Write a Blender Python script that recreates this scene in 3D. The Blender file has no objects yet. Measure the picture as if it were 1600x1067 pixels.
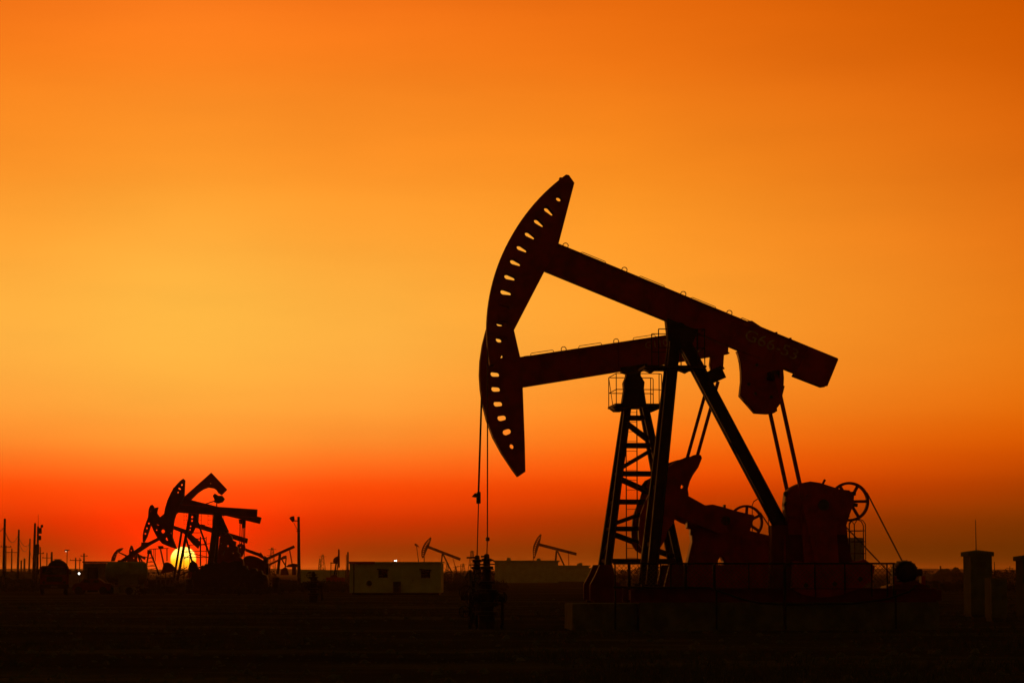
import bpy, bmesh, math, random
from mathutils import Vector, Matrix, noise
random.seed(7)
S = bpy.context.scene
COL = S.collection

# ------------------------------------------------------------------ camera
FPX, CX, CY, HZ, EYE = 4324.0, 800.0, 533.5, 893.0, 1.6      # in pixels of the 1600 wide photograph
PITCH = math.atan((HZ - CY) / FPX)
cam = bpy.data.cameras.new('camera'); camo = bpy.data.objects.new('camera', cam); COL.objects.link(camo)
cam.sensor_width = 36.0; cam.lens = 36.0 * FPX / 1600.0
cam.clip_start = 0.5; cam.clip_end = 30000
camo.location = (0, 0, EYE); camo.rotation_euler = (math.radians(90) + PITCH, 0, 0)
S.camera = camo

# ------------------------------------------------------------------ sky
SUN_AZ = math.atan((288 - CX) / FPX)            # to the left of the camera's axis
SUN_EL = math.radians(0.25)
SUN_DIR = Vector((math.sin(SUN_AZ) * math.cos(SUN_EL), math.cos(SUN_AZ) * math.cos(SUN_EL), math.sin(SUN_EL)))

def lin(c):
    return tuple(((v / 255) / 12.92 if v <= 10 else (((v / 255) + 0.055) / 1.055) ** 2.4) for v in c)

W = bpy.data.worlds.new('World'); S.world = W; W.use_nodes = True
nt = W.node_tree; N = nt.nodes; L = nt.links; N.clear()
def nd(t, **k):
    n = N.new(t)
    for a, b in k.items(): setattr(n, a, b)
    return n
def mth(op, a, b=None, c=None):
    n = nd('ShaderNodeMath', operation=op)
    for i, v in enumerate((a, b, c)):
        if v is None: continue
        if isinstance(v, (int, float)): n.inputs[i].default_value = v
        else: L.new(v, n.inputs[i])
    return n.outputs[0]
tc = nd('ShaderNodeTexCoord')
vn = nd('ShaderNodeVectorMath', operation='NORMALIZE'); L.new(tc.outputs['Generated'], vn.inputs[0])
sx = nd('ShaderNodeSeparateXYZ'); L.new(vn.outputs[0], sx.inputs[0])
el = mth('MULTIPLY', mth('ARCSINE', sx.outputs[2]), 180 / math.pi)
azs = mth('SUBTRACT', mth('MULTIPLY', mth('ARCTAN2', sx.outputs[0], sx.outputs[1]), 180 / math.pi), math.degrees(SUN_AZ))
az = mth('ABSOLUTE', azs)
az = mth('MINIMUM', az, mth('SUBTRACT', 360.0, az))
dt = nd('ShaderNodeVectorMath', operation='DOT_PRODUCT'); L.new(vn.outputs[0], dt.inputs[0]); dt.inputs[1].default_value = SUN_DIR
sang = mth('MULTIPLY', mth('ARCCOSINE', mth('MINIMUM', dt.outputs['Value'], 1.0)), 180 / math.pi)

ELS = [-3, 0, .57, 1.23, 1.9, 2.55, 3.2, 3.9, 5, 6.5, 8, 10, 11.7, 16, 22, 30, 42]
EL0, EL1 = -4.0, 44.0
HI = [(190, 78, 8), (140, 56, 6), (100, 40, 5), (70, 28, 4)]
COLS = {
 0: [(60, 12, 0), (190, 28, 0), (225, 36, 0), (255, 58, 4), (255, 98, 24), (255, 144, 46), (255, 164, 58), (255, 176, 64), (255, 184, 68), (255, 176, 62), (255, 158, 47), (250, 136, 34), (246, 120, 27)] + HI,
 4: [(45, 14, 0), (112, 38, 0), (155, 42, 0), (228, 55, 2), (255, 86, 14), (255, 132, 40), (255, 156, 54), (255, 169, 62), (255, 177, 65), (255, 168, 56), (254, 152, 43), (249, 133, 31), (242, 115, 23)] + HI,
 9: [(38, 14, 0), (96, 40, 0), (126, 46, 0), (182, 55, 0), (240, 76, 3), (254, 110, 17), (255, 134, 31), (255, 149, 42), (255, 160, 48), (255, 157, 44), (251, 145, 34), (242, 124, 23), (232, 107, 14)] + HI,
 17.5: [(32, 14, 0), (84, 40, 0), (100, 44, 0), (138, 54, 0), (180, 66, 0), (214, 85, 0), (226, 103, 6), (232, 116, 14), (234, 123, 20), (232, 119, 20), (224, 109, 15), (213, 95, 6), (203, 85, 0)] + HI,
 60: [(14, 6, 0), (60, 28, 2), (70, 30, 2), (80, 32, 2), (90, 34, 2), (95, 36, 2), (98, 38, 3), (100, 40, 3), (100, 40, 4), (100, 40, 4), (98, 39, 4), (95, 38, 4), (92, 36, 4), (85, 33, 4), (75, 30, 4), (65, 26, 4), (58, 24, 4)],
}
fac = mth('DIVIDE', mth('SUBTRACT', el, EL0), EL1 - EL0)
def ramp(cols):
    r = nd('ShaderNodeValToRGB'); r.color_ramp.interpolation = 'CARDINAL'
    e = r.color_ramp.elements
    while len(e) > 1: e.remove(e[0])
    for i, (a, c) in enumerate(zip(ELS, cols)):
        q = e[0] if i == 0 else e.new((a - EL0) / (EL1 - EL0))
        q.position = (a - EL0) / (EL1 - EL0); q.color = (*lin(c), 1)
    L.new(fac, r.inputs[0]); return r.outputs[0]
def mix(f, a, b, mode='MIX'):
    m = nd('ShaderNodeMix', data_type='RGBA', blend_type=mode)
    if isinstance(f, (int, float)): m.inputs[0].default_value = f
    else: L.new(f, m.inputs[0])
    for i, v in ((6, a), (7, b)):
        if isinstance(v, tuple): m.inputs[i].default_value = (*v, 1)
        else: L.new(v, m.inputs[i])
    return m.outputs[2]
def step(x, a, b):
    n = nd('ShaderNodeMapRange', interpolation_type='SMOOTHSTEP'); L.new(x, n.inputs[0])
    n.inputs[1].default_value = a; n.inputs[2].default_value = b
    return n.outputs[0]
def lstep(x, a, b):
    n = nd('ShaderNodeMapRange', interpolation_type='LINEAR'); L.new(x, n.inputs[0])
    n.inputs[1].default_value = a; n.inputs[2].default_value = b
    return n.outputs[0]
keys = sorted(COLS)
sky_c = ramp(COLS[keys[0]])
for a, b in zip(keys[:-1], keys[1:]):
    sky_c = mix((step if a in (0, 17.5) else lstep)(az, a, b), sky_c, ramp(COLS[b]))
# faint uneven dust in the air, far too soft to read as cloud
nz = nd('ShaderNodeTexNoise'); nz.inputs['Scale'].default_value = 9; nz.inputs['Detail'].default_value = 3
mpn = nd('ShaderNodeMapping'); mpn.inputs['Scale'].default_value = (1, 1, 5); L.new(vn.outputs[0], mpn.inputs[0]); L.new(mpn.outputs[0], nz.inputs['Vector'])
nzr = nd('ShaderNodeMapRange'); L.new(nz.outputs[0], nzr.inputs[0])
nzr.inputs[1].default_value = .3; nzr.inputs[2].default_value = .7; nzr.inputs[3].default_value = .965; nzr.inputs[4].default_value = 1.03
vs = nd('ShaderNodeVectorMath', operation='SCALE'); L.new(sky_c, vs.inputs[0]); L.new(nzr.outputs[0], vs.inputs[3])
sky_c = vs.outputs[0]
# aureole and disc of the sun, low in thick haze
au = mth('POWER', math.e, mth('MULTIPLY', sang, -1.15))
sky_c = mix(au, sky_c, (0.75, 0.012, 0.0), 'ADD')
disc = mth('SUBTRACT', 1.0, step(sang, .24, .275))
dcol = nd('ShaderNodeValToRGB'); dcol.color_ramp.interpolation = 'EASE'
de = dcol.color_ramp.elements
de[0].position = 0.0; de[0].color = (1.1, .09, .005, 1); de[1].position = 1.0; de[1].color = (3.0, 2.1, .34, 1)
q = de.new(.42); q.color = (2.0, .95, .012, 1)
L.new(lstep(el, SUN_EL * 180 / math.pi - .26, SUN_EL * 180 / math.pi + .2), dcol.inputs[0])
sky_c = mix(disc, sky_c, dcol.outputs[0])
# away from the sunset it passes over into a clear-air sky at sundown seen through the same dust
nish = nd('ShaderNodeTexSky', sky_type='NISHITA'); nish.sun_disc = False
nish.sun_elevation = SUN_EL; nish.sun_rotation = SUN_AZ; nish.dust_density = 3.0; nish.air_density = 1.5
tint = mix(1.0, nish.outputs[0], (1.0, .62, .10), 'MULTIPLY')
bg1 = nd('ShaderNodeBackground'); L.new(sky_c, bg1.inputs[0]); bg1.inputs[1].default_value = 1.0
bg2 = nd('ShaderNodeBackground'); L.new(tint, bg2.inputs[0]); bg2.inputs[1].default_value = 0.185
ad = nd('ShaderNodeMixShader'); L.new(mth('MAXIMUM', step(az, 18, 70), step(el, 12, 40)), ad.inputs[0])
L.new(bg1.outputs[0], ad.inputs[1]); L.new(bg2.outputs[0], ad.inputs[2])
wo = nd('ShaderNodeOutputWorld'); L.new(ad.outputs[0], wo.inputs[0])

sl = bpy.data.lights.new('sun', 'SUN'); sl.energy = 0.2; sl.angle = math.radians(.53); sl.color = (1.0, .30, .04)
so = bpy.data.objects.new('sun', sl); COL.objects.link(so); so.location = (-20, 60, 40)
so.rotation_euler = (-SUN_DIR).to_track_quat('-Z', 'Y').to_euler()

vsn = S.view_settings; vsn.view_transform = 'Standard'; vsn.look = 'None'; vsn.exposure = 0; vsn.gamma = 1
vsn.use_curve_mapping = False
S.render.engine = 'CYCLES'
S.cycles.max_bounces = 4; S.cycles.use_denoising = True

# ------------------------------------------------------------------ materials
def mat(name, col, rough=.6, metal=0.0, var=.35, scale=3.0, bump=.15, col2=None, spec=.1, emit=None, estr=0):
    m = bpy.data.materials.new(name); m.use_nodes = True
    t = m.node_tree; b = t.nodes['Principled BSDF']
    b.inputs['Roughness'].default_value = rough; b.inputs['Metallic'].default_value = metal
    b.inputs['Specular IOR Level'].default_value = spec
    if emit:
        b.inputs['Base Color'].default_value = (*col, 1)
        b.inputs['Emission Color'].default_value = (*emit, 1); b.inputs['Emission Strength'].default_value = estr
        return m
    c = t.nodes.new('ShaderNodeTexCoord'); n = t.nodes.new('ShaderNodeTexNoise'); r = t.nodes.new('ShaderNodeValToRGB')
    n.inputs['Scale'].default_value = scale; n.inputs['Detail'].default_value = 6; n.inputs['Roughness'].default_value = .62
    t.links.new(c.outputs['Object'], n.inputs['Vector']); t.links.new(n.outputs[0], r.inputs[0])
    c2 = col2 or tuple(v * (1 - var) for v in col)
    r.color_ramp.elements[0].position = .38; r.color_ramp.elements[0].color = (*c2, 1)
    r.color_ramp.elements[1].position = .62; r.color_ramp.elements[1].color = (*col, 1)
    t.links.new(r.outputs[0], b.inputs['Base Color'])
    if bump:
        n2 = t.nodes.new('ShaderNodeTexNoise'); n2.inputs['Scale'].default_value = scale * 9; n2.inputs['Detail'].default_value = 4
        t.links.new(c.outputs['Object'], n2.inputs['Vector'])
        bp = t.nodes.new('ShaderNodeBump'); bp.inputs['Strength'].default_value = bump; bp.inputs['Distance'].default_value = .02
        t.links.new(n2.outputs[0], bp.inputs['Height']); t.links.new(bp.outputs[0], b.inputs['Normal'])
    return m
RED = mat('red_machine_paint', (.30, .010, .010), .6, col2=(.17, .008, .008), scale=2.2, spec=.2)
DRD = mat('dark_red_and_shaded_red', (.11, .010, .008), .5, scale=2)  # own colour of truck and car; on pump bases, red with shade painted in
BLK = mat('black_tower_paint', (.016, .012, .011), .6, scale=3)
STL = mat('oily_steel', (.07, .05, .045), .5, metal=.6, scale=6)
CBL = mat('wire_rope', (.09, .03, .022), .55, metal=.3, scale=20)
CON = mat('weathered_concrete', (.10, .082, .06), .9, col2=(.055, .044, .034), scale=1.6, bump=.4)
CRM = mat('cream_panel', (.36, .315, .17), .6, col2=(.28, .24, .13), scale=1.3, bump=.1)
OLV = mat('faded_cabinet_paint', (.115, .096, .05), .9, col2=(.09, .075, .04), scale=2, spec=.02)
YEL = mat('stencil_paint', (.44, .28, .12), .7, col2=(.28, .11, .05), scale=9)
DRK = mat('dark_glass', (.02, .018, .016), .15, spec=.5, bump=0)
WHD = mat('oily_black_iron', (.022, .016, .013), .6, scale=6)
DOR = mat('dark_door_paint', (.11, .092, .05), .6, scale=2)
TYR = mat('tyre_rubber', (.02, .02, .02), .85, scale=8)
WOD = mat('pole_timber', (.10, .065, .045), .85, scale=4)
BRK = mat('dull_brick', (.20, .11, .07), .9, scale=2, bump=.4)
GRS = mat('dry_grass', (.085, .062, .028), .9, scale=.7, bump=0)
STN = mat('dull_stone', (.085, .066, .045), .9, scale=2)
LMP = mat('lit_lamp', (.8, .8, .8), emit=(1, .93, .80), estr=9)
LMQ = mat('weak_lit_lamp', (.8, .8, .8), emit=(1, .82, .55), estr=1.2)
GAL = mat('dull_tank_paint', (.16, .14, .085), .5, metal=.1, scale=1.5)

# ------------------------------------------------------------------ helpers
UP = Vector((0, 0, 1))
def ray(px, py):
    x = (px - CX) / FPX; y = -(py - CY) / FPX
    return Vector((x, math.cos(PITCH) - y * math.sin(PITCH), math.sin(PITCH) + y * math.cos(PITCH)))
def gx(px, D):                       # world x of an image column at distance D (horizon row)
    r = ray(px, HZ); return r.x / r.y * D
def hz(py, D):                       # world height of an image row at distance D
    r = ray(CX, py); return EYE + r.z / r.y * D
def zoom(ox, oy, k):                 # coordinates read off an enlarged crop -> photograph pixels
    return lambda pts: [(ox + p[0] / k, oy + p[1] / k) for p in pts]

def tag(o, label, cat, group=None):
    o['label'] = label; o['category'] = cat
    if group: o['group'] = group
    return o
def link(name, me, m, parent=None):
    o = bpy.data.objects.new(name, me); COL.objects.link(o)
    if m is not None: me.materials.clear(); me.materials.append(m)
    if parent is not None: o.parent = parent
    return o
def bmo(name, bm, m, parent=None, smooth=False):
    bmesh.ops.recalc_face_normals(bm, faces=bm.faces[:])
    me = bpy.data.meshes.new(name); bm.to_mesh(me); bm.free()
    if smooth:
        for p in me.polygons: p.use_smooth = True
    return link(name, me, m, parent)
def a_box(bm, c, s, R=None):
    vs = []
    for x in (-.5, .5):
        for y in (-.5, .5):
            for z in (-.5, .5):
                v = Vector((x * s[0], y * s[1], z * s[2]))
                if R is not None: v = R @ v
                vs.append(bm.verts.new(Vector(c) + v))
    for f in ((0, 1, 3, 2), (4, 6, 7, 5), (0, 4, 5, 1), (2, 3, 7, 6), (0, 2, 6, 4), (1, 5, 7, 3)):
        bm.faces.new([vs[i] for i in f])
def basis(p, q):
    d = (q - p).normalized()
    a = Vector((0, 1, 0)) if abs(d.y) < .95 else Vector((1, 0, 0))
    w = d.cross(a).normalized(); a = w.cross(d).normalized()
    return d, w, a                   # along, in-plane, across
def a_bar(bm, p, q, w, t, ov=0.0, dw=0.0, dt_=0.0):
    p, q = Vector(p), Vector(q); d, wv, av = basis(p, q)
    R = Matrix((d, wv, av)).transposed()
    a_box(bm, (p + q) / 2 + wv * dw + av * dt_, ((q - p).length + 2 * ov, w, t), R)
def a_ibar(bm, p, q, w, t, f=.03):
    a_bar(bm, p, q, w - 2 * f, t * .22); a_bar(bm, p, q, f, t, dw=(w - f) / 2); a_bar(bm, p, q, f, t, dw=-(w - f) / 2)
def a_tube(bm, pts, r, seg=8, closed=False, cap=True):
    pts = [Vector(p) for p in pts]; n = len(pts); rings = []
    prev = None
    for i, p in enumerate(pts):
        if closed: d = pts[(i + 1) % n] - pts[i - 1]
        else: d = pts[min(i + 1, n - 1)] - pts[max(i - 1, 0)]
        d.normalize()
        if prev is None:
            a = Vector((0, 1, 0)) if abs(d.y) < .9 else Vector((1, 0, 0))
        else: a = prev
        u = (a - d * a.dot(d)).normalized(); v = d.cross(u); prev = u
        rr = r[i] if isinstance(r, (list, tuple)) else r
        rings.append([bm.verts.new(p + (u * math.cos(2 * math.pi * k / seg) + v * math.sin(2 * math.pi * k / seg)) * rr) for k in range(seg)])
    m = n if closed else n - 1
    for i in range(m):
        A, B = rings[i], rings[(i + 1) % n]
        for k in range(seg): bm.faces.new((A[k], A[(k + 1) % seg], B[(k + 1) % seg], B[k]))
    if cap and not closed: bm.faces.new(rings[0]); bm.faces.new(rings[-1])
def a_lathe(bm, prof, c=(0, 0, 0), seg=20, axis='z'):   # prof [(r, h)]
    rings = []
    for r, h in prof:
        ring = []
        for k in range(seg):
            a = 2 * math.pi * k / seg; x, y = r * math.cos(a), r * math.sin(a)
            v = {'z': (x, y, h), 'y': (x, h, y), 'x': (h, x, y)}[axis]
            ring.append(bm.verts.new(Vector(c) + Vector(v)))
        rings.append(ring)
    for A, B in zip(rings[:-1], rings[1:]):
        for k in range(seg): bm.faces.new((A[k], A[(k + 1) % seg], B[(k + 1) % seg], B[k]))
    bm.faces.new(rings[0]); bm.faces.new(rings[-1])
def box(name, c, s, m, parent=None, bev=0.0):
    bm = bmesh.new(); a_box(bm, c, s)
    if bev: bmesh.ops.bevel(bm, geom=bm.edges[:], offset=bev, segments=2, affect='EDGES')
    return bmo(name, bm, m, parent)
def bar(name, p, q, w, t, m, parent=None):
    bm = bmesh.new(); a_bar(bm, p, q, w, t); return bmo(name, bm, m, parent)
def ibar(name, p, q, w, t, m, parent=None):
    bm = bmesh.new(); a_ibar(bm, p, q, w, t); return bmo(name, bm, m, parent)
def tube(name, pts, r, m, parent=None, seg=8, closed=False):
    bm = bmesh.new(); a_tube(bm, pts, r, seg, closed); return bmo(name, bm, m, parent, True)
def lathe(name, prof, m, parent=None, c=(0, 0, 0), seg=20, axis='z', smooth=False):
    bm = bmesh.new(); a_lathe(bm, prof, c, seg, axis); return bmo(name, bm, m, parent, smooth)
def area2(P): return sum(P[i - 1][0] * P[i][1] - P[i][0] * P[i - 1][1] for i in range(len(P)))
def poly_mesh(name, outer, holes, y0, y1):
    """solid plate: an outline in the x-z plane, with holes, from y0 to y1"""
    cu = bpy.data.curves.new(name, 'CURVE'); cu.dimensions = '2D'; cu.fill_mode = 'BOTH'; cu.extrude = abs(y1 - y0) / 2
    for P in [outer] + list(holes):
        s = cu.splines.new('POLY'); s.points.add(len(P) - 1); s.use_cyclic_u = True
        for pt, (x, z) in zip(s.points, P): pt.co = (x, z, 0, 1)
    ob = bpy.data.objects.new('tmp', cu)
    me = bpy.data.meshes.new_from_object(ob)
    bpy.data.objects.remove(ob); bpy.data.curves.remove(cu)
    yc = (y0 + y1) / 2
    for v in me.vertices: x, z, d = v.co; v.co = (x, yc + d, z)
    bm = bmesh.new(); bm.from_mesh(me); bmesh.ops.remove_doubles(bm, verts=bm.verts[:], dist=1e-5)
    bmesh.ops.recalc_face_normals(bm, faces=bm.faces[:]); bm.to_mesh(me); bm.free()
    me.name = name; return me
def plate(name, outer, y0, y1, m, parent=None, holes=()):
    return link(name, poly_mesh(name, outer, holes, y0, y1), m, parent)

class Rig:
    """a thing standing at ground point under column px at distance D, turned by yaw; local x along it, y away, z up"""
    def __init__(s, name, px, D, yaw=0.0, z=0.0):
        s.O = Vector((gx(px, D), D, 0)); s.t = math.radians(yaw); s.D = D
        s.u = Vector((math.cos(s.t), math.sin(s.t), 0)); s.v = Vector((-math.sin(s.t), math.cos(s.t), 0))
        e = bpy.data.objects.new(name, None); COL.objects.link(e); e.location = s.O + Vector((0, 0, z)); e.rotation_euler = (0, 0, s.t)
        e.empty_display_size = .3; s.e = e; s.z0 = z
    def P(s, p, n=0.0):              # photograph pixel -> local point on the plane y = n
        d = ray(*p); C = Vector((0, 0, EYE)) - s.O
        k = (n - C.dot(s.v)) / d.dot(s.v); w = C + d * k
        return Vector((w.dot(s.u), n, w.z - s.z0))
    def Q(s, pts, n=0.0):
        r = [s.P(p, n) for p in pts]; return [(a.x, a.z) for a in r]
    def px(s): return s.D / FPX      # metres per pixel

def arc(c, r, a0, a1, n):            # image-space arc, degrees counter-clockwise from +x
    return [(c[0] + r * math.cos(math.radians(a0 + (a1 - a0) * i / n)), c[1] - r * math.sin(math.radians(a0 + (a1 - a0) * i / n))) for i in range(n + 1)]
def slot(c, ang, ln, wd, taper=1.0, n=6):   # rounded slot in pixels; ang = image direction of its long axis
    a = math.radians(ang); d = (math.cos(a), -math.sin(a)); out = []
    h = ln / 2
    for sgn, w in ((1, wd * taper), (-1, wd)):
        cx, cy = c[0] + d[0] * sgn * (h - w / 2), c[1] + d[1] * sgn * (h - w / 2)
        for i in range(n + 1):
            b = a + (-math.pi / 2 + math.pi * i / n) + (0 if sgn > 0 else math.pi)
            out.append((cx + math.cos(b) * w / 2, cy - math.sin(b) * w / 2))
    return out
def circ(c, r, n=12): return [(c[0] + r * math.cos(2 * math.pi * i / n), c[1] + r * math.sin(2 * math.pi * i / n)) for i in range(n)]

def horse_head(rig, outline, holes, half, m=RED, th=.025, rim=.02):
    """hollow head: two side plates with lightening holes joined by a bent band along the edge"""
    P = rig.Q(outline, -half); H = [rig.Q(h, -half) for h in holes]
    bm = bmesh.new()
    for i in range(len(P)):
        a, b = P[i - 1], P[i]
        a_bar(bm, (a[0], 0, a[1]), (b[0], 0, b[1]), rim, 2 * half - .002, ov=rim * .3)
    band = bmo('horse_head', bm, m, rig.e)
    me = poly_mesh('side_plate', P, H, -half - th, -half); link('side_plate', me, m, band)
    me2 = poly_mesh('side_plate', P, H, half, half + th); link('side_plate', me2, m, band)
    return band
def text(name, body, size, m, parent, M, ext=.004, sx_=1.0):
    cu = bpy.data.curves.new(name, 'FONT'); cu.body = body; cu.size = size; cu.extrude = ext
    ob = bpy.data.objects.new('tmp', cu); me = bpy.data.meshes.new_from_object(ob)
    bpy.data.objects.remove(ob); bpy.data.curves.remove(cu)
    me.transform(M @ Matrix.Diagonal((sx_, 1, 1, 1))); return link(name, me, m, parent)

# ------------------------------------------------------------------ ground
def axis_lines(lo, hi, fine, far_lo, far_hi, g=1.16):
    v = [lo + i * fine for i in range(int((hi - lo) / fine) + 1)]
    s = fine; a = v[-1]; out = []
    while a < far_hi: s *= g; a += s; out.append(min(a, far_hi))
    s = fine; a = v[0]; pre = []
    while a > far_lo: s *= g; a -= s; pre.append(max(a, far_lo))
    return pre[::-1] + v + out
def gz(x, y):
    n = noise.noise((x * .35, y * .35, 0)) * .05 + noise.noise((x * .09, y * .09, 4)) * .09 + noise.noise((x * 1.3, y * 1.3, 9)) * .018
    k = 1.0
    if -6 < x < 18 and 74 < y < 97: k = .25             # trodden flat about the machines
    if y > 150: k *= .45
    return n * k - .035
XS = axis_lines(-26, 26, .5, -5000, 5000); YS = axis_lines(30, 125, .5, -400, 9000)
verts = [(x, y, gz(x, y)) for y in YS for x in XS]; nx = len(XS)
faces = [(j * nx + i, j * nx + i + 1, (j + 1) * nx + i + 1, (j + 1) * nx + i) for j in range(len(YS) - 1) for i in range(nx - 1)]
gm = bpy.data.meshes.new('ground'); gm.from_pydata(verts, [], faces)
for p in gm.polygons: p.use_smooth = True
SOIL = bpy.data.materials.new('packed_oily_soil'); SOIL.use_nodes = True
t = SOIL.node_tree; b = t.nodes['Principled BSDF']; b.inputs['Roughness'].default_value = .95; b.inputs['Specular IOR Level'].default_value = .0
c = t.nodes.new('ShaderNodeTexCoord')
n1 = t.nodes.new('ShaderNodeTexNoise'); n1.inputs['Scale'].default_value = .16; n1.inputs['Detail'].default_value = 8; n1.inputs['Roughness'].default_value = .65
mp = t.nodes.new('ShaderNodeMapping'); mp.inputs['Scale'].default_value = (.45, 1.0, 1); t.links.new(c.outputs['Object'], mp.inputs[0]); t.links.new(mp.outputs[0], n1.inputs['Vector'])
r1 = t.nodes.new('ShaderNodeValToRGB'); E = r1.color_ramp.elements
E[0].position = .36; E[0].color = (.035, .023, .014, 1); E[1].position = .66; E[1].color = (.095, .064, .034, 1); E.new(.52).color = (.052, .034, .020, 1)
t.links.new(n1.outputs[0], r1.inputs[0]); t.links.new(r1.outputs[0], b.inputs['Base Color'])
n2 = t.nodes.new('ShaderNodeTexNoise'); n2.inputs['Scale'].default_value = 3.5; n2.inputs['Detail'].default_value = 7; t.links.new(c.outputs['Object'], n2.inputs['Vector'])
bp = t.nodes.new('ShaderNodeBump'); bp.inputs['Strength'].default_value = .7; bp.inputs['Distance'].default_value = .12
t.links.new(n2.outputs[0], bp.inputs['Height']); t.links.new(bp.outputs[0], b.inputs['Normal'])
gnd = link('ground', gm, SOIL); gnd['kind'] = 'structure'; gnd['label'] = 'dark trodden bare earth of the oil field'

# ================================================================== FRONT PUMPJACK
z1 = zoom(720, 250, 4); z2 = zoom(720, 490, 4); z3 = zoom(1020, 430, 4); z4 = zoom(900, 680, 5.333); z5 = zoom(1150, 700, 5.333)
R = Rig('pumpjack', 1060, 80, 4); F = R.e
tag(F, 'large red pumpjack in front with raised holed head and beam lettered G66-53', 'pumpjack', 'pumpjacks of the oil field')
piv = (1060, 515)
outer = arc(piv, 298.5, 126, 190.5, 30)
outline = z1([(675, 97)]) + outer + [(772, 570), (780, 562), (802.5, 516), (851, 422.5), (871, 384), (872.5, 380), (897, 286)]
hs = [circ((873.5, 310.2), 4.8)]
for k, (hx, hy) in enumerate([(858, 329.7), (842.5, 347.8), (828.5, 367.5), (816, 388.3), (805.8, 410), (797, 433), (791, 456.5), (787, 480.5), (784.5, 505), (784, 530)]):
    a = math.degrees(math.atan2(hy - piv[1], piv[0] - hx))
    hs.append(slot((hx, hy), a, 18.5, 9.6, .74))
head = horse_head(R, outline, hs, .27)
bpt = R.P((884, 281), -.1)
box('stop_lug', (bpt.x - .12, 0, bpt.z - .02), (.12, .3, .16), RED, R.e)
# walking beam
bo = [(846, 372.5), (871, 383), (1308, 562.5), (1287.5, 601), (851, 422.5), (838, 417)]
beam = plate('walking_beam', R.Q(bo, -.17), -.17, .17, RED, F)
def along(p, q, f): return (p[0] + (q[0] - p[0]) * f, p[1] + (q[1] - p[1]) * f)
tA, tB, bA, bB = (868, 381.8), (1307, 562), (852, 422.9), (1289, 601.6)
for nm, a, b_ in (('top_flange', tA, tB), ('bottom_flange', bA, bB)):
    bar(nm, R.P(a, 0), R.P(b_, 0), .045, .46, RED, beam)
for f in (.06, .2, .36, .52, .66, .80, .93):        # web stiffeners
    a = along(along(tA, tB, f), along(bA, bB, f), .07); b_ = along(along(tA, tB, f), along(bA, bB, f), .93)
    for sy in (-1, 1):
        p, q_ = R.P(a, 0), R.P(b_, 0); p.y = q_.y = sy * .195
        bar('stiffener', p, q_, .025, .05, RED, beam)
# tail counterweight plates bolted on the end
tw = R.Q([(1264, 542.5), (1310, 561.5), (1293, 603), (1286, 604), (1241, 586.5)], -.26)
tail = plate('tail_weight', tw, -.26, -.18, RED, beam); plate('tail_weight', tw, .18, .26, RED, beam)
# handrails and lifting eyes along the top of the beam
def hoop(p0, p1, h, r, m, par, rig, n=0.0, kind='handrail', flat=True):
    a, b_ = rig.P(p0, n), rig.P(p1, n); d = (b_ - a); up = Vector((-d.z, 0, d.x)).normalized()
    if up.z < 0: up = -up
    if flat: pts = [a, a + up * h * .8 + d * .03, a + up * h + d * .06, b_ + up * h - d * .06, b_ + up * h * .8 - d * .03, b_]
    else: pts = [a] + [a + d * (.5 - .5 * math.cos(math.pi * i / 8)) + up * h * (.55 + .45 * math.sin(math.pi * i / 8)) for i in range(9)] + [b_]
    return tube(kind, pts, r, m, par, 6)
for x0, x1 in z1([(745, 600), (905, 660)]), : pass
for (x0, x1) in ((906, 946), (997, 1038), (1078, 1118), (1157, 1170)):
    f0, f1 = [(x - tA[0]) / (tB[0] - tA[0]) for x in (x0, x1)]
    for n in (-.2, .2): hoop(along(tA, tB, f0), along(tA, tB, f1), .085, .011, STL, beam, R, n)
for x in (882, 974, 1066, 1138):
    f0, f1 = (x - 3.5 - tA[0]) / (tB[0] - tA[0]), (x + 4 - tA[0]) / (tB[0] - tA[0])
    hoop(along(tA, tB, f0), along(tA, tB, f1), .15, .014, STL, beam, R, 0, 'lifting_eye', False)
for x in (1209, 1231):
    p = R.P(along(tA, tB, (x - tA[0]) / (tB[0] - tA[0])), 0)
    plate('lug', [(p.x - .14, p.z - .02), (p.x + .1, p.z - .1), (p.x + .1, p.z + .06), (p.x + .03, p.z + .05)], -.06, .06, RED, beam)
plate('gusset', R.Q(z3([(540, 300), (555, 289), (620, 284), (700, 337), (690, 360), (560, 320)]), -.2), -.2, .2, RED, beam)
p0 = R.P((1161, 529), -.17); ang = -math.atan(.40)
text('lettering', 'G66-53', .46, YEL, beam, Matrix.Translation((p0.x, -.176, p0.z)) @ Matrix.Rotation(-ang, 4, 'Y') @ Matrix.Rotation(math.pi / 2, 4, 'X'), sx_=1.2)
# hanging balance box under the tail
wb = R.Q(z3([(535, 470), (545, 495), (556, 540), (562, 600), (563, 660), (553, 750), (600, 803), (648, 858), (690, 861), (725, 863), (758, 861), (778, 848), (776, 830), (800, 800), (812, 745), (825, 692), (818, 690), (820, 640), (815, 575)]), -.3)
wt = plate('balance_box', wb, -.3, .3, RED, F)
for c_ in ((650, 560), (720, 640), (640, 740), (740, 760), (760, 640), (600, 680)):
    p = R.P(z3([c_])[0], -.3); lathe('bolt', [(.05, -.34), (.05, -.29)], STL, wt, (p.x, 0, p.z), 8, 'y')
# saddle bearing
pv = R.P((1060, 510), 0)
lathe('saddle_bearing', [(.14, -.36), (.17, -.34), (.17, .34), (.14, .36)], BLK, F, (pv.x, 0, pv.z - .08), 20, 'y')
plate('saddle_plate', R.Q([(1042, 498), (1090, 517), (1082, 536), (1046, 533)], -.22), -.4, .4, BLK, F)
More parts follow.
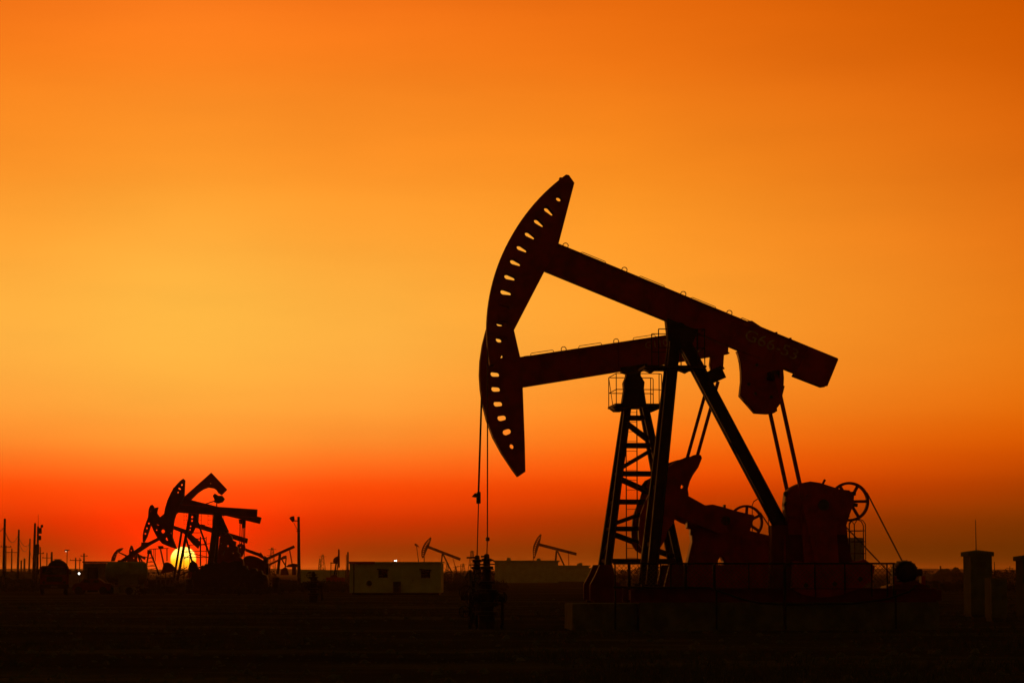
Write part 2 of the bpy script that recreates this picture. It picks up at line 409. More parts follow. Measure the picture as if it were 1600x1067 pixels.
# tower: two front legs splayed, two rear struts close together
apx = R.P((1054, 524), 0)
for sy in (-1, 1):
    foot = R.P((1017, 914), -.95)
    ibar('tower_leg', (apx.x, sy * .24, apx.z), (foot.x, sy * .95, foot.z), .30, .24, BLK, F)
    box('foot_plate', (foot.x, sy * .95, foot.z - .0), (.55, .5, .06), BLK, F)
    rt = R.P((1061, 522), 0); rb = R.P((1221, 824), 0)
    ibar('tower_strut', (rt.x, sy * .20, rt.z), (rb.x, sy * .20, rb.z), .345, .22, BLK, F)
for yy in (655, 760, 850):
    k = (yy - 524) / (914 - 524); zz = R.P((1035, yy), 0).z; xx = apx.x + (R.P((1017, 914), -.95).x - apx.x) * k; w = .24 + .71 * k
    bar('cross_brace', (xx, -w, zz), (xx, w, zz), .12, .12, BLK, F)
# work platform at the tower head
fl = R.P((1007, 572.5), -.7); fr = R.P((1103, 572.5), -.7); zt = R.P((1029, 514.5), -.7).z
pf = box('platform', ((fl.x + fr.x) / 2, 0, fl.z), (fr.x - fl.x, 1.7, .06), BLK, F)
xs_ = [R.P((x, 560), -.8).x for x in (1029, 1064, 1090, 1101)]
for sy in (-.82, .82):
    for x in xs_: tube('rail_post', [(x, sy, fl.z), (x, sy, zt)], .017, BLK, pf, 6)
    for z_ in (zt, (zt + fl.z) / 2): tube('guard_rail', [(xs_[0], sy, z_), (xs_[-1], sy, z_)], .015, BLK, pf, 6)
for x in (xs_[-1],):
    for z_ in (zt, (zt + fl.z) / 2): tube('guard_rail', [(x, -.82, z_), (x, .82, z_)], .015, BLK, pf, 6)
for x in (1018, 1048, 1072, 1094):
    p = R.P((x, 576), -.3); plate('bracket', [(p.x - .2, fl.z - .03), (p.x + .2, fl.z - .03), (p.x + .05, fl.z - .13)], -.4, .4, BLK, pf)
# gearbox
gb = R.Q(z5([(437, 610), (425, 480), (437, 362), (480, 322), (540, 292), (620, 276), (700, 288), (800, 320), (870, 343), (945, 350), (985, 395), (978, 470), (945, 560), (920, 640), (930, 720), (440, 720)]), -.45)
gear = plate('gearbox', gb, -.45, .45, RED, F)
for c_ in ((412, 382), (415, 462)):
    p = R.P(z5([c_])[0], -.3); lathe('bolt', [(.075, -.36), (.085, -.3), (.075, -.18)], STL, gear, (p.x + .03, 0, p.z), 8, 'y')
bar('gearbox_joint', R.P((1229, 806), -.47), R.P((1327, 806), -.47), .07, .08, RED, gear)
bar('lifting_lug', R.P((1285, 757), 0), R.P((1289, 749), 0), .06, .06, RED, gear)
for c_ in ((985, 375), (1000, 470)):
    p = R.P(z5([c_])[0], 0); bar('lifting_lug', (p.x - .1, 0, p.z), (p.x + .04, 0, p.z - .02), .1, .12, STL, gear)
# pedestal under gearbox and rear strut, shade put into its darker red
ped = R.Q([(1208, 820), (1246, 820), (1248, 826), (1322, 822), (1326, 850), (1334, 890), (1336, 938), (1206, 938), (1208, 880)], -.4)
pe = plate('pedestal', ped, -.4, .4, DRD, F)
for x in (1226, 1262, 1298):
    a, b_ = R.P((x, 836), -.4), R.P((x, 930), -.4); bar('stiffener', (a.x, -.42, a.z), (b_.x, -.42, b_.z), .05, .05, RED, pe)
# cranks hang straight down; fan-shaped weights in three bolted sections
sh = R.P((1277, 790), 0)
lathe('crank_shaft', [(.16, -1.05), (.16, 1.05)], STL, F, (sh.x, 0, sh.z), 16, 'y')
ck = R.Q([(1262, 772), (1292, 772), (1305, 800), (1312, 905), (1258, 905), (1252, 800)], -.95)
c0 = R.P((1281, 800), -.95); rad = R.P((1281, 933), -.95).z - c0.z
fan = []
secs = [((1240, 876), (1272, 880), (1272, 932), (1252, 928), (1238, 920)), ((1275, 880), (1318, 880), (1318, 928), (1297, 932), (1275, 933)), ((1321, 880), (1350, 874), (1366, 884), (1362, 906), (1345, 918), (1321, 926))]
for y0 in (-1.0, .78):
    cr = plate('crank', ck, y0, y0 + .22, RED, F)
    for sct in secs:
        w_ = plate('counterweight', R.Q(sct, -1.0), y0 - .10, y0 + .30, RED, cr)
    for hp in ((1258, 914), (1303, 912), (1343, 904)):
        p = R.P(hp, -1.0); lathe('bolt', [(.07, y0 - .13), (.07, y0 - .05)], STL, cr, (p.x, 0, p.z), 10, 'y')
# equalizer bar and pitman rods
eq = R.P((1212, 585), -1.15); pn = R.P((1276, 876), -1.15)
bar('equalizer', (eq.x, -1.2, eq.z), (eq.x, 1.2, eq.z), .22, .22, BLK, F)
for sy in (-1.15, 1.15): bar('pitman_arm', (eq.x, sy, eq.z), (pn.x, sy, pn.z), .105, .10, RED, F)
# flywheel pulley behind the gearbox with drive belts and motor
def pulley(par, rig, c_, rpx, n, name='belt_pulley', spokes=6, rot=0.0, rim=.075):
    C = rig.P(c_, n); r = rpx * rig.D / FPX
    bm = bmesh.new(); a_lathe_ring(bm, C, r, rim, .16)
    w = bmo(name, bm, RED, par)
    lathe('hub', [(.1, -.12), (.13, -.1), (.13, .1), (.1, .12)], RED, w, C, 14, 'y')
    for k in range(spokes):
        a = rot + 2 * math.pi * k / spokes
        bar('spoke', C + Vector((math.cos(a) * .1, 0, math.sin(a) * .1)), C + Vector((math.cos(a) * (r - rim * .6), 0, math.sin(a) * (r - rim * .6))), .085, .06, RED, w)
    return C, r
def a_lathe_ring(bm, C, r, t_, w_, seg=48):
    vs = []
    for k in range(seg):
        a = 2 * math.pi * k / seg; d = Vector((math.cos(a), 0, math.sin(a)))
        vs.append([bm.verts.new(C + d * rr + Vector((0, yy, 0))) for rr, yy in ((r, -w_ / 2), (r, w_ / 2), (r - t_, w_ / 2), (r - t_, -w_ / 2))])
    for k in range(seg):
        A, B = vs[k], vs[(k + 1) % seg]
        for i in range(4): bm.faces.new((A[i], A[(i + 1) % 4], B[(i + 1) % 4], B[i]))
C1, r1_ = pulley(F, R, (1327, 783.5), 31.2, .62, rot=.02)
lathe('pulley_shaft', [(.07, .3), (.07, .75)], STL, F, (C1.x, 0, C1.z), 12, 'y')
Mc = R.P((1414.5, 893), -.25); Mc.y = .62
def belts(par, C, r, M, rm, m=CBL):
    d = Vector((M.x - C.x, 0, M.z - C.z)); L_ = d.length; base = math.atan2(d.z, d.x); off = math.acos((r - rm) / L_)
    for s_ in (1, -1):
        a = base + s_ * off; u_ = Vector((math.cos(a), 0, math.sin(a)))
        bar('drive_belt', C + u_ * (r + .008), M + u_ * (rm + .008), .022, .12, m, par)
belts(F, C1, r1_, Mc, .22)
mo = lathe('motor', [(.12, -.62), (.24, -.6), (.31, -.52), (.315, -.1), (.315, .3), (.28, .38), (.1, .4)], BLK, F, (Mc.x, 0, Mc.z), 28, 'y', True)
lathe('motor_pulley', [(.2, .5), (.22, .52), (.22, .72), (.2, .74)], STL, mo, (Mc.x, 0, Mc.z), 20, 'y')
lathe('motor_shaft', [(.05, .38), (.05, .78)], STL, mo, (Mc.x, 0, Mc.z), 10, 'y')
for k in range(16):
    a = 2 * math.pi * k / 16; d = Vector((math.cos(a), 0, math.sin(a)))
    p = Vector((Mc.x, 0, Mc.z)) + d * .325; bar('cooling_fin', p + Vector((0, -.5, 0)), p + Vector((0, .3, 0)), .022, .03, BLK, mo)
tb = R.P((1434.5, 894), -.1); box('terminal_box', (tb.x, -.1, tb.z), (.2, .26, .2), BLK, mo, .015)
box('conduit_neck', (tb.x - .15, -.1, tb.z), (.14, .1, .1), BLK, mo)
tube('power_cable', [(tb.x + .03, -.1, tb.z - .1), (tb.x + .1, -.1, tb.z - .25), (tb.x + .16, -.1, tb.z - .5), (tb.x + .16, -.1, tb.z - .75)], .03, BLK, mo)
box('motor_foot', (Mc.x, -.1, Mc.z - .36), (.62, .7, .14), RED, mo)
ms = plate('motor_slide', R.Q([(1376, 934), (1392, 916), (1428, 906), (1446, 914), (1462, 926), (1462, 940), (1376, 940)], -.6), -.6, .75, DRD, F)  # slide's red darkened for the shade under the motor
for x in (1396, 1441):
    p = R.P((x, 902), -.35); box('motor_lug', (p.x, -.35, p.z - .1), (.12, .3, .28), RED, mo)
# hooped brake-rod cage at the gearbox end
hx0, hx1 = R.P((1329, 850), -.2).x, R.P((1352.5, 850), -.2).x; zb = R.P((1340, 881), -.2).z; ztp = R.P((1340, 811), -.2).z
cage = tube('guard_cage', [(hx0 + .02, .1, zb), (hx0 + .02, .1, ztp - .12), (hx0 + .08, .1, ztp - .02), (hx0 + .18, .1, ztp), (hx1 - .18, .1, ztp), (hx1 - .06, .1, ztp - .05), (hx1, .1, ztp - .18), (hx1, .1, zb)], .016, CBL, F, 6)
for yy, sh_ in ((-.3, .1), (.45, -.08)):
    tube('cage_hoop', [(hx0 + .1, yy, zb), (hx0 + .1, yy, ztp - .14), (hx0 + .17, yy, ztp - .03), (hx0 + .25, yy, ztp + .0), (hx1 - .2 + sh_, yy, ztp - .03), (hx1 - .12 + sh_, yy, ztp - .14), (hx1 - .12 + sh_, yy, zb)], .014, CBL, cage, 6)
for y_ in (829, 846, 864.5):
    z_ = R.P((1340, y_), 0).z; tube('cage_band', [(hx0, -.3, z_), (hx1 - .02, -.3, z_), (hx1 + .0, .1, z_), (hx1 - .05, .45, z_), (hx0, .45, z_)], .013, CBL, cage, 6)
# base skid on the foundation, its red darkened to stand for shade
ztop = R.P((1100, 940.5), -1.0).z
for sy in (-1.0, 1.0):
    a, b_ = R.P((985, 928), sy), R.P((1470, 928), sy)
    bm = bmesh.new(); a_ibar(bm, Vector((R.P((985, 930), -1).x, sy, ztop + .20)), Vector((R.P((1462, 930), -1).x, sy, ztop + .20)), .40, .26)
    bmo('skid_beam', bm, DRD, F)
for x in (992, 1060, 1130, 1200, 1345, 1400, 1455):
    p = R.P((x, 930), 0); bar('skid_crossbar', (p.x, -.9, ztop + .2), (p.x, .9, ztop + .2), .3, .2, DRD, F)
# bridle and polished rod
hb = R.P((762, 522), -.0); wl = R.P((760.5, 866), 0)
for sy in (-.07, .07): tube('bridle_rope', [(hb.x - .004, sy, hb.z), (hb.x - .004, sy, R.P((762, 700), 0).z), (R.P((761.6, 842), 0).x, sy * .7, R.P((761, 842), 0).z)], .016, CBL, F, 6)
zc_ = R.P((761, 842), 0).z
box('carrier_bar', (R.P((761.6, 842), 0).x, 0, zc_), (.10, .34, .10), CBL, F)
tube('polished_rod', [(R.P((761.6, 842), 0).x, 0, zc_ + .1), (wl.x, 0, wl.z - .2)], .017, CBL, F, 6)
Rf = R

# concrete foundation of the front pumpjack: three cast blocks
Rc = Rig('concrete_foundation', 1180, 80, 4)
tag(Rc.e, 'long low concrete block foundation under the front pumpjack', 'foundation')
ct = ztop
for (xa, xb, ya, yb, top) in ((896, 998, -1.25, 1.3, ct - .03), (999.5, 1226, -1.5, 1.5, ct), (1227.5, 1468, -1.5, 1.5, ct - .004)):
    A, B = Rc.P((xa, 960), -1.5).x, Rc.P((xb, 960), -1.5).x
    bm = bmesh.new(); a_box(bm, ((A + B) / 2, (ya + yb) / 2, (top - .12) / 2), (B - A, yb - ya, top + .12))
    bmesh.ops.bevel(bm, geom=bm.edges[:], offset=.025, segments=2, affect='EDGES')
    bmo('concrete_block', bm, CON, Rc.e)

# ================================================================== guard fence before the front pumpjack
G = Rig('guard_fence', 1180, 77.9, 4); tag(G.e, 'black pipe and mesh safety fence along the front pumpjack base', 'fence')
gt = G.P((1180, 880), 0).z; gbz = G.P((1180, 922), 0).z
xa, xb = G.P((958, 880), 0).x, G.P((1398, 882), 0).x
tube('top_rail', [(xa, 0, gt), (xb, 0, gt)], .026, BLK, G.e)
gl = [G.P(p, 0) for p in ((958, 917), (1108, 918), (1160, 936), (1188, 942), (1225, 944), (1330, 943), (1385, 936), (1420, 924), (1432, 914))]
tube('bottom_rail', gl, .03, BLK, G.e)
posts = [961, 983, 1004, 1032, 1048, 1071, 1116, 1170, 1226, 1273, 1320, 1362, 1386, 1396]
for x in posts:
    p = G.P((x, 900), 0)
    zlo = gbz + .02 if x != 1226 else .0
    w = .075 if x in (983, 1071, 1116, 1226) else .04
    if x in (1396, 1386, 1362): zlo = G.P((x, 932), 0).z
    box('fence_post', (p.x, 0, (gt + zlo) / 2), (w, w, gt - zlo), BLK, G.e)
for x in (958, 1116, 1396):                       # feet of the frame on the ground
    p = G.P((x, 900), 0); box('fence_leg', (p.x + .06, .03, gbz / 2), (.05, .05, gbz), BLK, G.e)
def mesh_panel(x0, x1, z0, z1_, step_=.125):
    bm = bmesh.new(); w, h = x1 - x0, z1_ - z0
    for sgn in (1, -1):
        k = -h
        while k < w:
            a0, a1 = max(0, k), min(w, k + h)
            if a1 - a0 > .02:
                zz0, zz1 = (a0 - k, a1 - k) if sgn > 0 else (h - (a0 - k), h - (a1 - k))
                a_bar(bm, (x0 + a0, 0, z0 + zz0), (x0 + a1, 0, z0 + zz1), .011, .008)
            k += step_
    return bmo('mesh_panel', bm, STL, G.e)
px_ = [G.P((x, 900), 0).x for x in posts]
for a, b_, xp in zip(px_[:-1], px_[1:], posts):
    mesh_panel(a + .03, b_ - .03, gbz + .03 if xp < 1320 else G.P((xp, 914), 0).z, gt - .03)

# ================================================================== REAR PUMPJACK
R = Rig('pumpjack', 995, 86, 5); B = R.e
tag(B, 'red pumpjack just behind the front one, lowered head, black ladder tower with railed platform', 'pumpjack', 'pumpjacks of the oil field')
pv2 = (998, 562)
lft = z2([(163, 100), (140, 190), (125, 290), (121, 380), (127, 470), (140, 560), (165, 660), (205, 770), (260, 870), (330, 975), (360, 1015), (402, 985), (398, 800), (385, 455), (370, 275), (330, 100)])
outline = [(791, 466), (784, 469), (775, 480), (767, 497)] + lft + [(798, 472)]
hs = [slot(c_, a, 15.5, w, .9) for c_, a, w in (((779.5, 555), -8, 8.5), ((774.2, 584.3), -3, 8.6), ((775.5, 607.5), 0, 8.8), ((779, 630.5), 4, 8.8), ((785, 652.5), 12, 9.0), ((793, 674.2), 22, 9.0))] + [circ((800.5, 697), 4.2)] + [slot((778, 531), -10, 15, 8), slot((781, 508), -14, 14, 7)]
horse_head(R, outline, hs, .27)
tA, tB, bA, bB = (806, 560.5), (1138, 510.5), (808, 605.4), (1138, 552)
beam = plate('walking_beam', R.Q([tA, tB, bB, bA], -.16), -.16, .16, RED, B)
bar('top_flange', R.P(tA, 0), R.P(tB, 0), .045, .44, RED, beam); bar('bottom_flange', R.P(bA, 0), R.P(bB, 0), .045, .44, RED, beam)
for f in (.12, .3, .48, .66, .86):
    a = along(along(tA, tB, f), along(bA, bB, f), .07); b_ = along(along(tA, tB, f), along(bA, bB, f), .93)
    for sy in (-1, 1):
        p, q_ = R.P(a, 0), R.P(b_, 0); p.y = q_.y = sy * .185
        bar('stiffener', p, q_, .025, .05, RED, beam)
for (x0, x1) in ((829, 866), (904, 941), (989, 1025)):
    f0, f1 = [(x - tA[0]) / (tB[0] - tA[0]) for x in (x0, x1)]
    for n in (-.19, .19): hoop(along(tA, tB, f0), along(tA, tB, f1), .10, .011, STL, beam, R, n)
for x in (881, 963):
    f0, f1 = (x - 3.5 - tA[0]) / (tB[0] - tA[0]), (x + 4 - tA[0]) / (tB[0] - tA[0])
    hoop(along(tA, tB, f0), along(tA, tB, f1), .15, .014, STL, beam, R, 0, 'lifting_eye', False)
p0 = R.P((1008, 545), -.16)
text('lettering', 'G110', .30, YEL, beam, Matrix.Translation((p0.x, -.166, p0.z)) @ Matrix.Rotation(-.15, 4, 'Y') @ Matrix.Rotation(math.pi / 2, 4, 'X'), sx_=1.1)
p = R.P((822, 557), 0); plate('gusset', R.Q([(814, 561), (818, 557), (825, 556), (831, 559)], 0), -.15, .15, RED, beam)
# saddle and tower head
plate('saddle_plate', R.Q([(968, 574), (1012, 568), (1008, 578), (1001, 582), (980, 583), (974, 581)], -.3), -.32, .32, BLK, B)
plate('tower_head', R.Q([(981, 580), (1001, 578), (1001, 587), (1007, 597), (1006, 607), (1010, 634), (973, 634), (977, 608), (976, 597), (980, 588)], -.3), -.34, .34, BLK, B)
lt = R.P((979, 636), 0); lb = R.P((945, 884), 0); rt = R.P((1006, 636), 0); rb = R.P((1056, 884), 0)
def lerp(a, b_, f): return a + (b_ - a) * f
for sy in (-1, 1):
    ibar('tower_leg', (lt.x, sy * .30, lt.z), (lb.x, sy * .85, lb.z), .21, .2, BLK, B)
    ibar('tower_leg', (rt.x, sy * .30, rt.z), (rb.x, sy * .85, rb.z), .21, .2, BLK, B)
zt_, zb_ = lt.z, lb.z
def leg(side, sy, z_):
    f = (z_ - zt_) / (zb_ - zt_); a, b_ = (lt, lb) if side < 0 else (rt, rb)
    return Vector((lerp(a.x, b_.x, f), sy * lerp(.30, .85, f), z_))
lv = [R.P((990, y), 0).z for y in (653, 696, 740, 784, 826, 876)]
for i, z_ in enumerate(lv):
    for sy in (-1, 1): bar('tower_rail', leg(-1, sy, z_), leg(1, sy, z_), .13, .07, BLK, B)
    for sd in (-1, 1): bar('tower_rail', leg(sd, -1, z_), leg(sd, 1, z_), .09, .07, BLK, B)
    if i < 5:
        z2_ = lv[i + 1]; a, b_ = (-1, 1) if i % 2 == 0 else (1, -1)
        for sy in (-1, 1):
            s2 = 1 if i in (0, 2, 4) else -1
            bar('tower_diagonal', leg(-s2, sy, z_ - .12), leg(s2, sy, z2_ + .12), .09, .06, BLK, B)
        for sd in (-1, 1): bar('tower_diagonal', leg(sd, -1, z_ - .1), leg(sd, 1, z2_ + .1), .06, .06, BLK, B)
# ladder
xl, xr = R.P((978.5, 760), -.75).x, R.P((995.5, 760), -.75).x; zt2, zb2 = R.P((990, 640), -.75).z, R.P((990, 879), -.75).z
lad = tube('ladder', [(xr, -.75, zb2), (xr, -.75, zt2)], .019, BLK, B, 6)
tube('stile', [(xl, -.75, zb2), (xl, -.75, R.P((990, 700), -.75).z)], .019, BLK, lad, 6)
tube('stile', [(xl, -.75, R.P((990, 700), -.75).z), (xl + .08, -.75, zt2)], .012, BLK, lad, 6)
k = zb2 + .15
while k < zt2: tube('rung', [(xl, -.75, k), (xr, -.75, k)], .0085, CBL, lad, 5); k += .298
# platform with railings
fx0, fx1 = R.P((963, 632), -.95).x, R.P((1034, 632), -.95).x; fz = R.P((1000, 632), -.95).z
pf = box('platform', ((fx0 + fx1) / 2, 0, fz), (fx1 - fx0 + .06, 1.96, .07), BLK, B)
h1 = R.P((1000, 583.5), -.95).z; h2 = R.P((1000, 608.5), -.95).z
for sy in (-.95, .95):
    for x in (fx0, fx1 - .08, fx1 - .0): tube('rail_post', [(x, sy, fz), (x, sy, h1 - (.03 if x == fx1 else 0))], .015, BLK, pf, 6)
    tube('rail_brace', [(fx0 + .14 * (1 if sy > 0 else -.0), sy, fz), (fx0, sy, h1)], .012, BLK, pf, 6)
    for z_ in (h1, h2): tube('guard_rail', [(fx0, sy, z_), (fx1 - .08, sy, z_), (fx1, sy, z_ - .02)], .015, BLK, pf, 6)
for z_ in (h1, h2): tube('guard_rail', [(fx0, -.95, z_), (fx0, .95, z_)], .013, BLK, pf, 6)
for x in (968, 1018):
    p = R.P((x, 638), 0); plate('bracket', [(p.x - .25, fz - .03), (p.x + .25, fz - .03), (p.x + .1, fz - .14), (p.x - .1, fz - .14)], -.8, .8, BLK, pf)
# equalizer, pitmans
plate('equalizer_bearing', R.Q(z3([(368, 500), (445, 495), (440, 570), (450, 585), (370, 590), (362, 560)]), -.2), -.22, .22, RED, B)
q_ = R.P((1118, 586), -1.05); bm = bmesh.new()
Rm = Matrix.Rotation(math.radians(22), 3, 'Y').inverted()
a_box(bm, (q_.x, 0, q_.z), (.52, 2.3, .40), Matrix.Rotation(math.radians(-24), 3, 'Y')); bmo('equalizer', bm, BLK, B)
e0 = R.P((1122, 596), -1.05); e1 = R.P((1089, 714), -1.05)
for sy in (-1.05, 1.05): bar('pitman_arm', (e0.x, sy, e0.z), (e1.x, sy, e1.z), .095, .09, RED, B)
# gearbox, pedestal, cranks with fan weights
gear = plate('gearbox', R.Q(z4([(945, 720), (1000, 640), (1075, 582), (1140, 575), (1240, 600), (1320, 625), (1440, 655), (1485, 665), (1480, 700), (1450, 790), (1440, 830), (975, 830), (975, 780), (945, 770)]), -.42), -.42, .42, RED, B)
bar('gearbox_joint', R.P((1078, 821), -.44), R.P((1172, 821), -.44), .07, .06, RED, gear)
for c_ in ((1235, 590), (1455, 690), (1450, 740)):
    p = R.P(z4([c_])[0], 0); box('lifting_lug', (p.x, 0, p.z), (.07, .2, .09), STL, gear)
ped = R.Q([(1083, 828), (1165, 828), (1172, 829), (1207, 837.5), (1232, 841), (1232, 938), (1066, 938), (1072, 905), (1079, 872), (1085, 846)], -.45)
pe = plate('pedestal', ped, -.45, .45, RED, B, [R.Q([(1121.5, 882), (1122, 875), (1125, 870), (1128.5, 868.5), (1131.5, 870), (1134, 876), (1134.5, 882)], -.45)])
bar('stiffener', R.P((1091, 835), -.46), R.P((1081, 900), -.46), .06, .05, RED, pe); bar('stiffener', R.P((1160, 835), -.46), R.P((1160, 900), -.46), .05, .05, RED, pe)
sh = R.P((1126, 814), 0)
lathe('crank_shaft', [(.15, -.95), (.15, .95)], STL, B, (sh.x, 0, sh.z), 16, 'y')
ck = R.Q([(1136, 802), (1136, 832), (1120, 832), (1077, 815), (1050, 800), (1040, 770), (1052, 762), (1076, 775), (1101, 789)], -.9)
zz = zoom(980, 700, 5.336)
fanp = zz([(590, 52), (612, 60), (620, 85), (590, 160), (545, 225), (520, 275), (502, 340), (510, 392), (385, 545), (398, 580), (385, 622), (330, 690), (300, 745), (265, 810), (215, 880), (150, 880), (95, 850), (62, 800), (55, 700), (70, 560), (110, 450), (150, 370), (180, 300), (215, 255), (290, 185), (350, 150), (420, 102), (480, 82), (520, 76), (560, 56)])
hol = [circ(zz([(455, 320)])[0], 3.4)]
fanp = [(x + (8 if x < 1015 else 4 if x < 1040 else 0), y) for x, y in fanp]
for y0 in (-.95, .73):
    cr = plate('crank', ck, y0, y0 + .2, RED, B)
    plate('counterweight', R.Q(fanp, -.95), y0 - .08, y0 + .28, RED, cr, [R.Q(h, -.95) for h in hol])
p = R.P((1003, 778), .9); plate('weight_lug', R.Q(zz([(105, 330), (150, 270), (185, 255), (215, 280), (215, 340), (150, 420), (105, 430), (120, 370)]), .9), .75, 1.0, BLK, B)
C2, r2_ = pulley(B, R, (1165.5, 815.5), 27, .58, rot=.45, rim=.07)
lathe('pulley_shaft', [(.06, .3), (.06, .7)], STL, B, (C2.x, 0, C2.z), 12, 'y')
M2 = R.P((1236, 889), .58); belts(B, C2, r2_, M2, .18)
mo = lathe('motor', [(.2, -.3), (.28, -.25), (.28, .4), (.2, .45), (.18, .5), (.18, .7)], BLK, B, (M2.x, 0, M2.z), 20, 'y')
box('motor_foot', (M2.x, 0, M2.z - .5), (.5, .6, .5), RED, mo)
cx0, cx1 = R.P((1174.5, 800), 0).x, R.P((1200, 800), 0).x; cb, ctp = R.P((1180, 832), 0).z, R.P((1180, 779), 0).z
cage = tube('guard_cage', [(cx0, -.1, cb), (cx0, -.1, ctp - .2), (cx0 + .05, -.1, ctp - .08), (cx0 + .18, -.1, ctp), (cx1 - .1, -.1, ctp), (cx1, -.1, ctp - .15), (cx1, -.1, cb)], .013, CBL, B, 6)
tube('cage_hoop', [(cx0 + .07, .3, cb), (cx0 + .07, .3, ctp - .2), (cx0 + .12, .3, ctp - .08), (cx0 + .25, .3, ctp), (cx1, .3, ctp), (cx1 + .07, .3, ctp - .15), (cx1 + .07, .3, cb)], .013, CBL, cage, 6)
# tower pedestal and skid, base shade painted into their red
for sy in (-.85, .85):
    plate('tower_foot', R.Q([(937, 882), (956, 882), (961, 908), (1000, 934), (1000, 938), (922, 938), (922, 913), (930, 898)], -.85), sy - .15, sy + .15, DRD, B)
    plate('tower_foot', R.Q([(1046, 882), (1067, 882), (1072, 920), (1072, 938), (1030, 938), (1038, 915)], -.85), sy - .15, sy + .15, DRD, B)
zs = R.P((1000, 938), 0).z
for sy in (-1.0, 1.0):
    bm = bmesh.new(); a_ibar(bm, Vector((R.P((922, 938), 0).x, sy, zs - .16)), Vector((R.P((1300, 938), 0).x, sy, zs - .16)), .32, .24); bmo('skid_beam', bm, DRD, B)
# bridle, carrier bar, polished rod
hb = R.P((752.6, 618), 0); cbp = R.P((747.6, 771), 0); wr = R.P((745.5, 868), 0)
for sy in (-.09, .09): tube('bridle_rope', [(hb.x, sy, hb.z), (cbp.x, sy, cbp.z)], .026, CBL, B, 6)
tube('bridle_rope', [(hb.x - .01, 0, hb.z + .3), (hb.x, 0, hb.z), (cbp.x, 0, cbp.z)], .03, CBL, B, 6)
box('carrier_bar', (cbp.x, 0, cbp.z - .05), (.11, .42, .2), STL, B, .01)
box('rod_clamp', (cbp.x + .0, 0, R.P((748, 781), 0).z), (.13, .16, .22), STL, B, .01)
plate('load_cell', R.Q([(737, 776), (742, 770), (748, 772), (750, 776), (743, 777)], 0), -.05, .05, STL, B)
tube('polished_rod', [(cbp.x, 0, cbp.z + .1), (cbp.x, 0, cbp.z - .35), (wr.x, 0, wr.z)], .019, CBL, B, 6)
Rc = Rig('concrete_foundation', 1100, 86, 5); tag(Rc.e, 'concrete block foundation under the rear ladder-tower pumpjack', 'foundation')
A, Bx = Rc.P((915, 950), 0).x, Rc.P((1310, 950), 0).x
box('concrete_block', ((A + Bx) / 2 - 1.6, 0, (zs - .322 - .1) / 2), ((Bx - A) / 2 - .01, 2.6, zs - .322 + .1), CON, Rc.e, .02)
box('concrete_block', ((A + Bx) / 2 + (Bx - A) / 2 - 1.6 + .01, 0, (zs - .322 - .1) / 2), ((Bx - A) / 2 - .01, 2.6, zs - .322 + .1), CON, Rc.e, .02)

# ================================================================== WELLHEADS
def hand_wheel(par, c, r, axis='y', m=WHD):
    bm = bmesh.new(); n = 16
    f = {'y': lambda a: Vector((math.cos(a) * r, 0, math.sin(a) * r)), 'x': lambda a: Vector((0, math.cos(a) * r, math.sin(a) * r)), 'z': lambda a: Vector((math.cos(a) * r, math.sin(a) * r, 0))}[axis]
    a_tube(bm, [Vector(c) + f(2 * math.pi * i / n) for i in range(n)], .018, 6, True)
    w = bmo('hand_wheel', bm, m, par)
    for k in range(3): bar('spoke', Vector(c) + f(k * math.pi / 3), Vector(c) + f(k * math.pi / 3 + math.pi), .018, .018, m, w)
def wellhead(px, D, top_py, label, arm=-1, wide=1.0):
    R = Rig('wellhead', px, D, 6); e = tag(R.e, label, 'wellhead', 'wellheads')
    T = R.P((px, top_py), 0).z
    lathe('casing', [(.24, -.1), (.24, .35), (.34, .36), (.34, .46), (.2, .47), (.2, .62)], WHD, e, seg=18)
    lathe('spool', [(.22, .6), (.36, .61), (.36, .72), (.2, .73), (.2, 1.0), (.32, 1.01), (.32, 1.1), (.17, 1.11), (.17, 1.25)], WHD, e, seg=18)
    for sg in (-1, 1):
        v = lathe('side_valve', [(.08, .0), (.08, .2), (.15, .21), (.15, .27), (.12, .28), (.12, .46), (.15, .47), (.15, .52), (.06, .53)], WHD, e, (0, 0, .86), 14, 'x')
        v.location.x = 0
        if sg < 0:
            for vv in v.data.vertices: vv.co.x *= -1
        lathe('valve_bonnet', [(.07, -.3), (.07, 0)], WHD, v, (sg * .37, 0, .86), 12, 'y'); hand_wheel(v, (sg * .37, -.32, .86), .15 * wide)
    lathe('tee', [(.15, 1.25), (.24, 1.26), (.24, 1.33), (.13, 1.34), (.13, T - .42), (.19, T - .41), (.19, T - .34), (.1, T - .33), (.1, T - .2), (.15, T - .19), (.15, T - .12), (.08, T - .11), (.07, T), (.03, T + .02)], WHD, e, seg=16)
    tube('flow_line', [(.1, 0, .95), (.34, 0, .95), (.42, .02, .9), (.46, .05, .7), (.46, .1, .1), (.46, .5, -.05)], .05, WHD, e, 10)
    tube('gland_arm', [(0, 0, T - .05), (arm * .33, 0, T - .06)], .028, WHD, e, 6)
    for k, zz_ in enumerate((T - .16, T - .28, T - .42, T - .55)):
        tube('flange_bolt', [(-.26 if k % 2 else -.12, 0, zz_), (.2 + .05 * (k % 2), 0, zz_)], .018, WHD, e, 5)
    hand_wheel(e, (-.2, -.1, 1.42), .17)
    return R
wellhead(745.6, 86, 868, 'wellhead with lever arm under the rear pumpjack bridle', -1)
wellhead(760.5, 80, 866, 'wellhead with stacked flanges under the front pumpjack bridle', -.5, 1.2)
Rp = Rig('valve_post', 739.5, 81, 0); tag(Rp.e, 'short twin-pipe valve riser beside the two wellheads', 'valve')
for dx in (-.09, .1): tube('riser_pipe', [(dx, 0, -.1), (dx, 0, hz(890, 81))], .05, STL, Rp.e, 10)
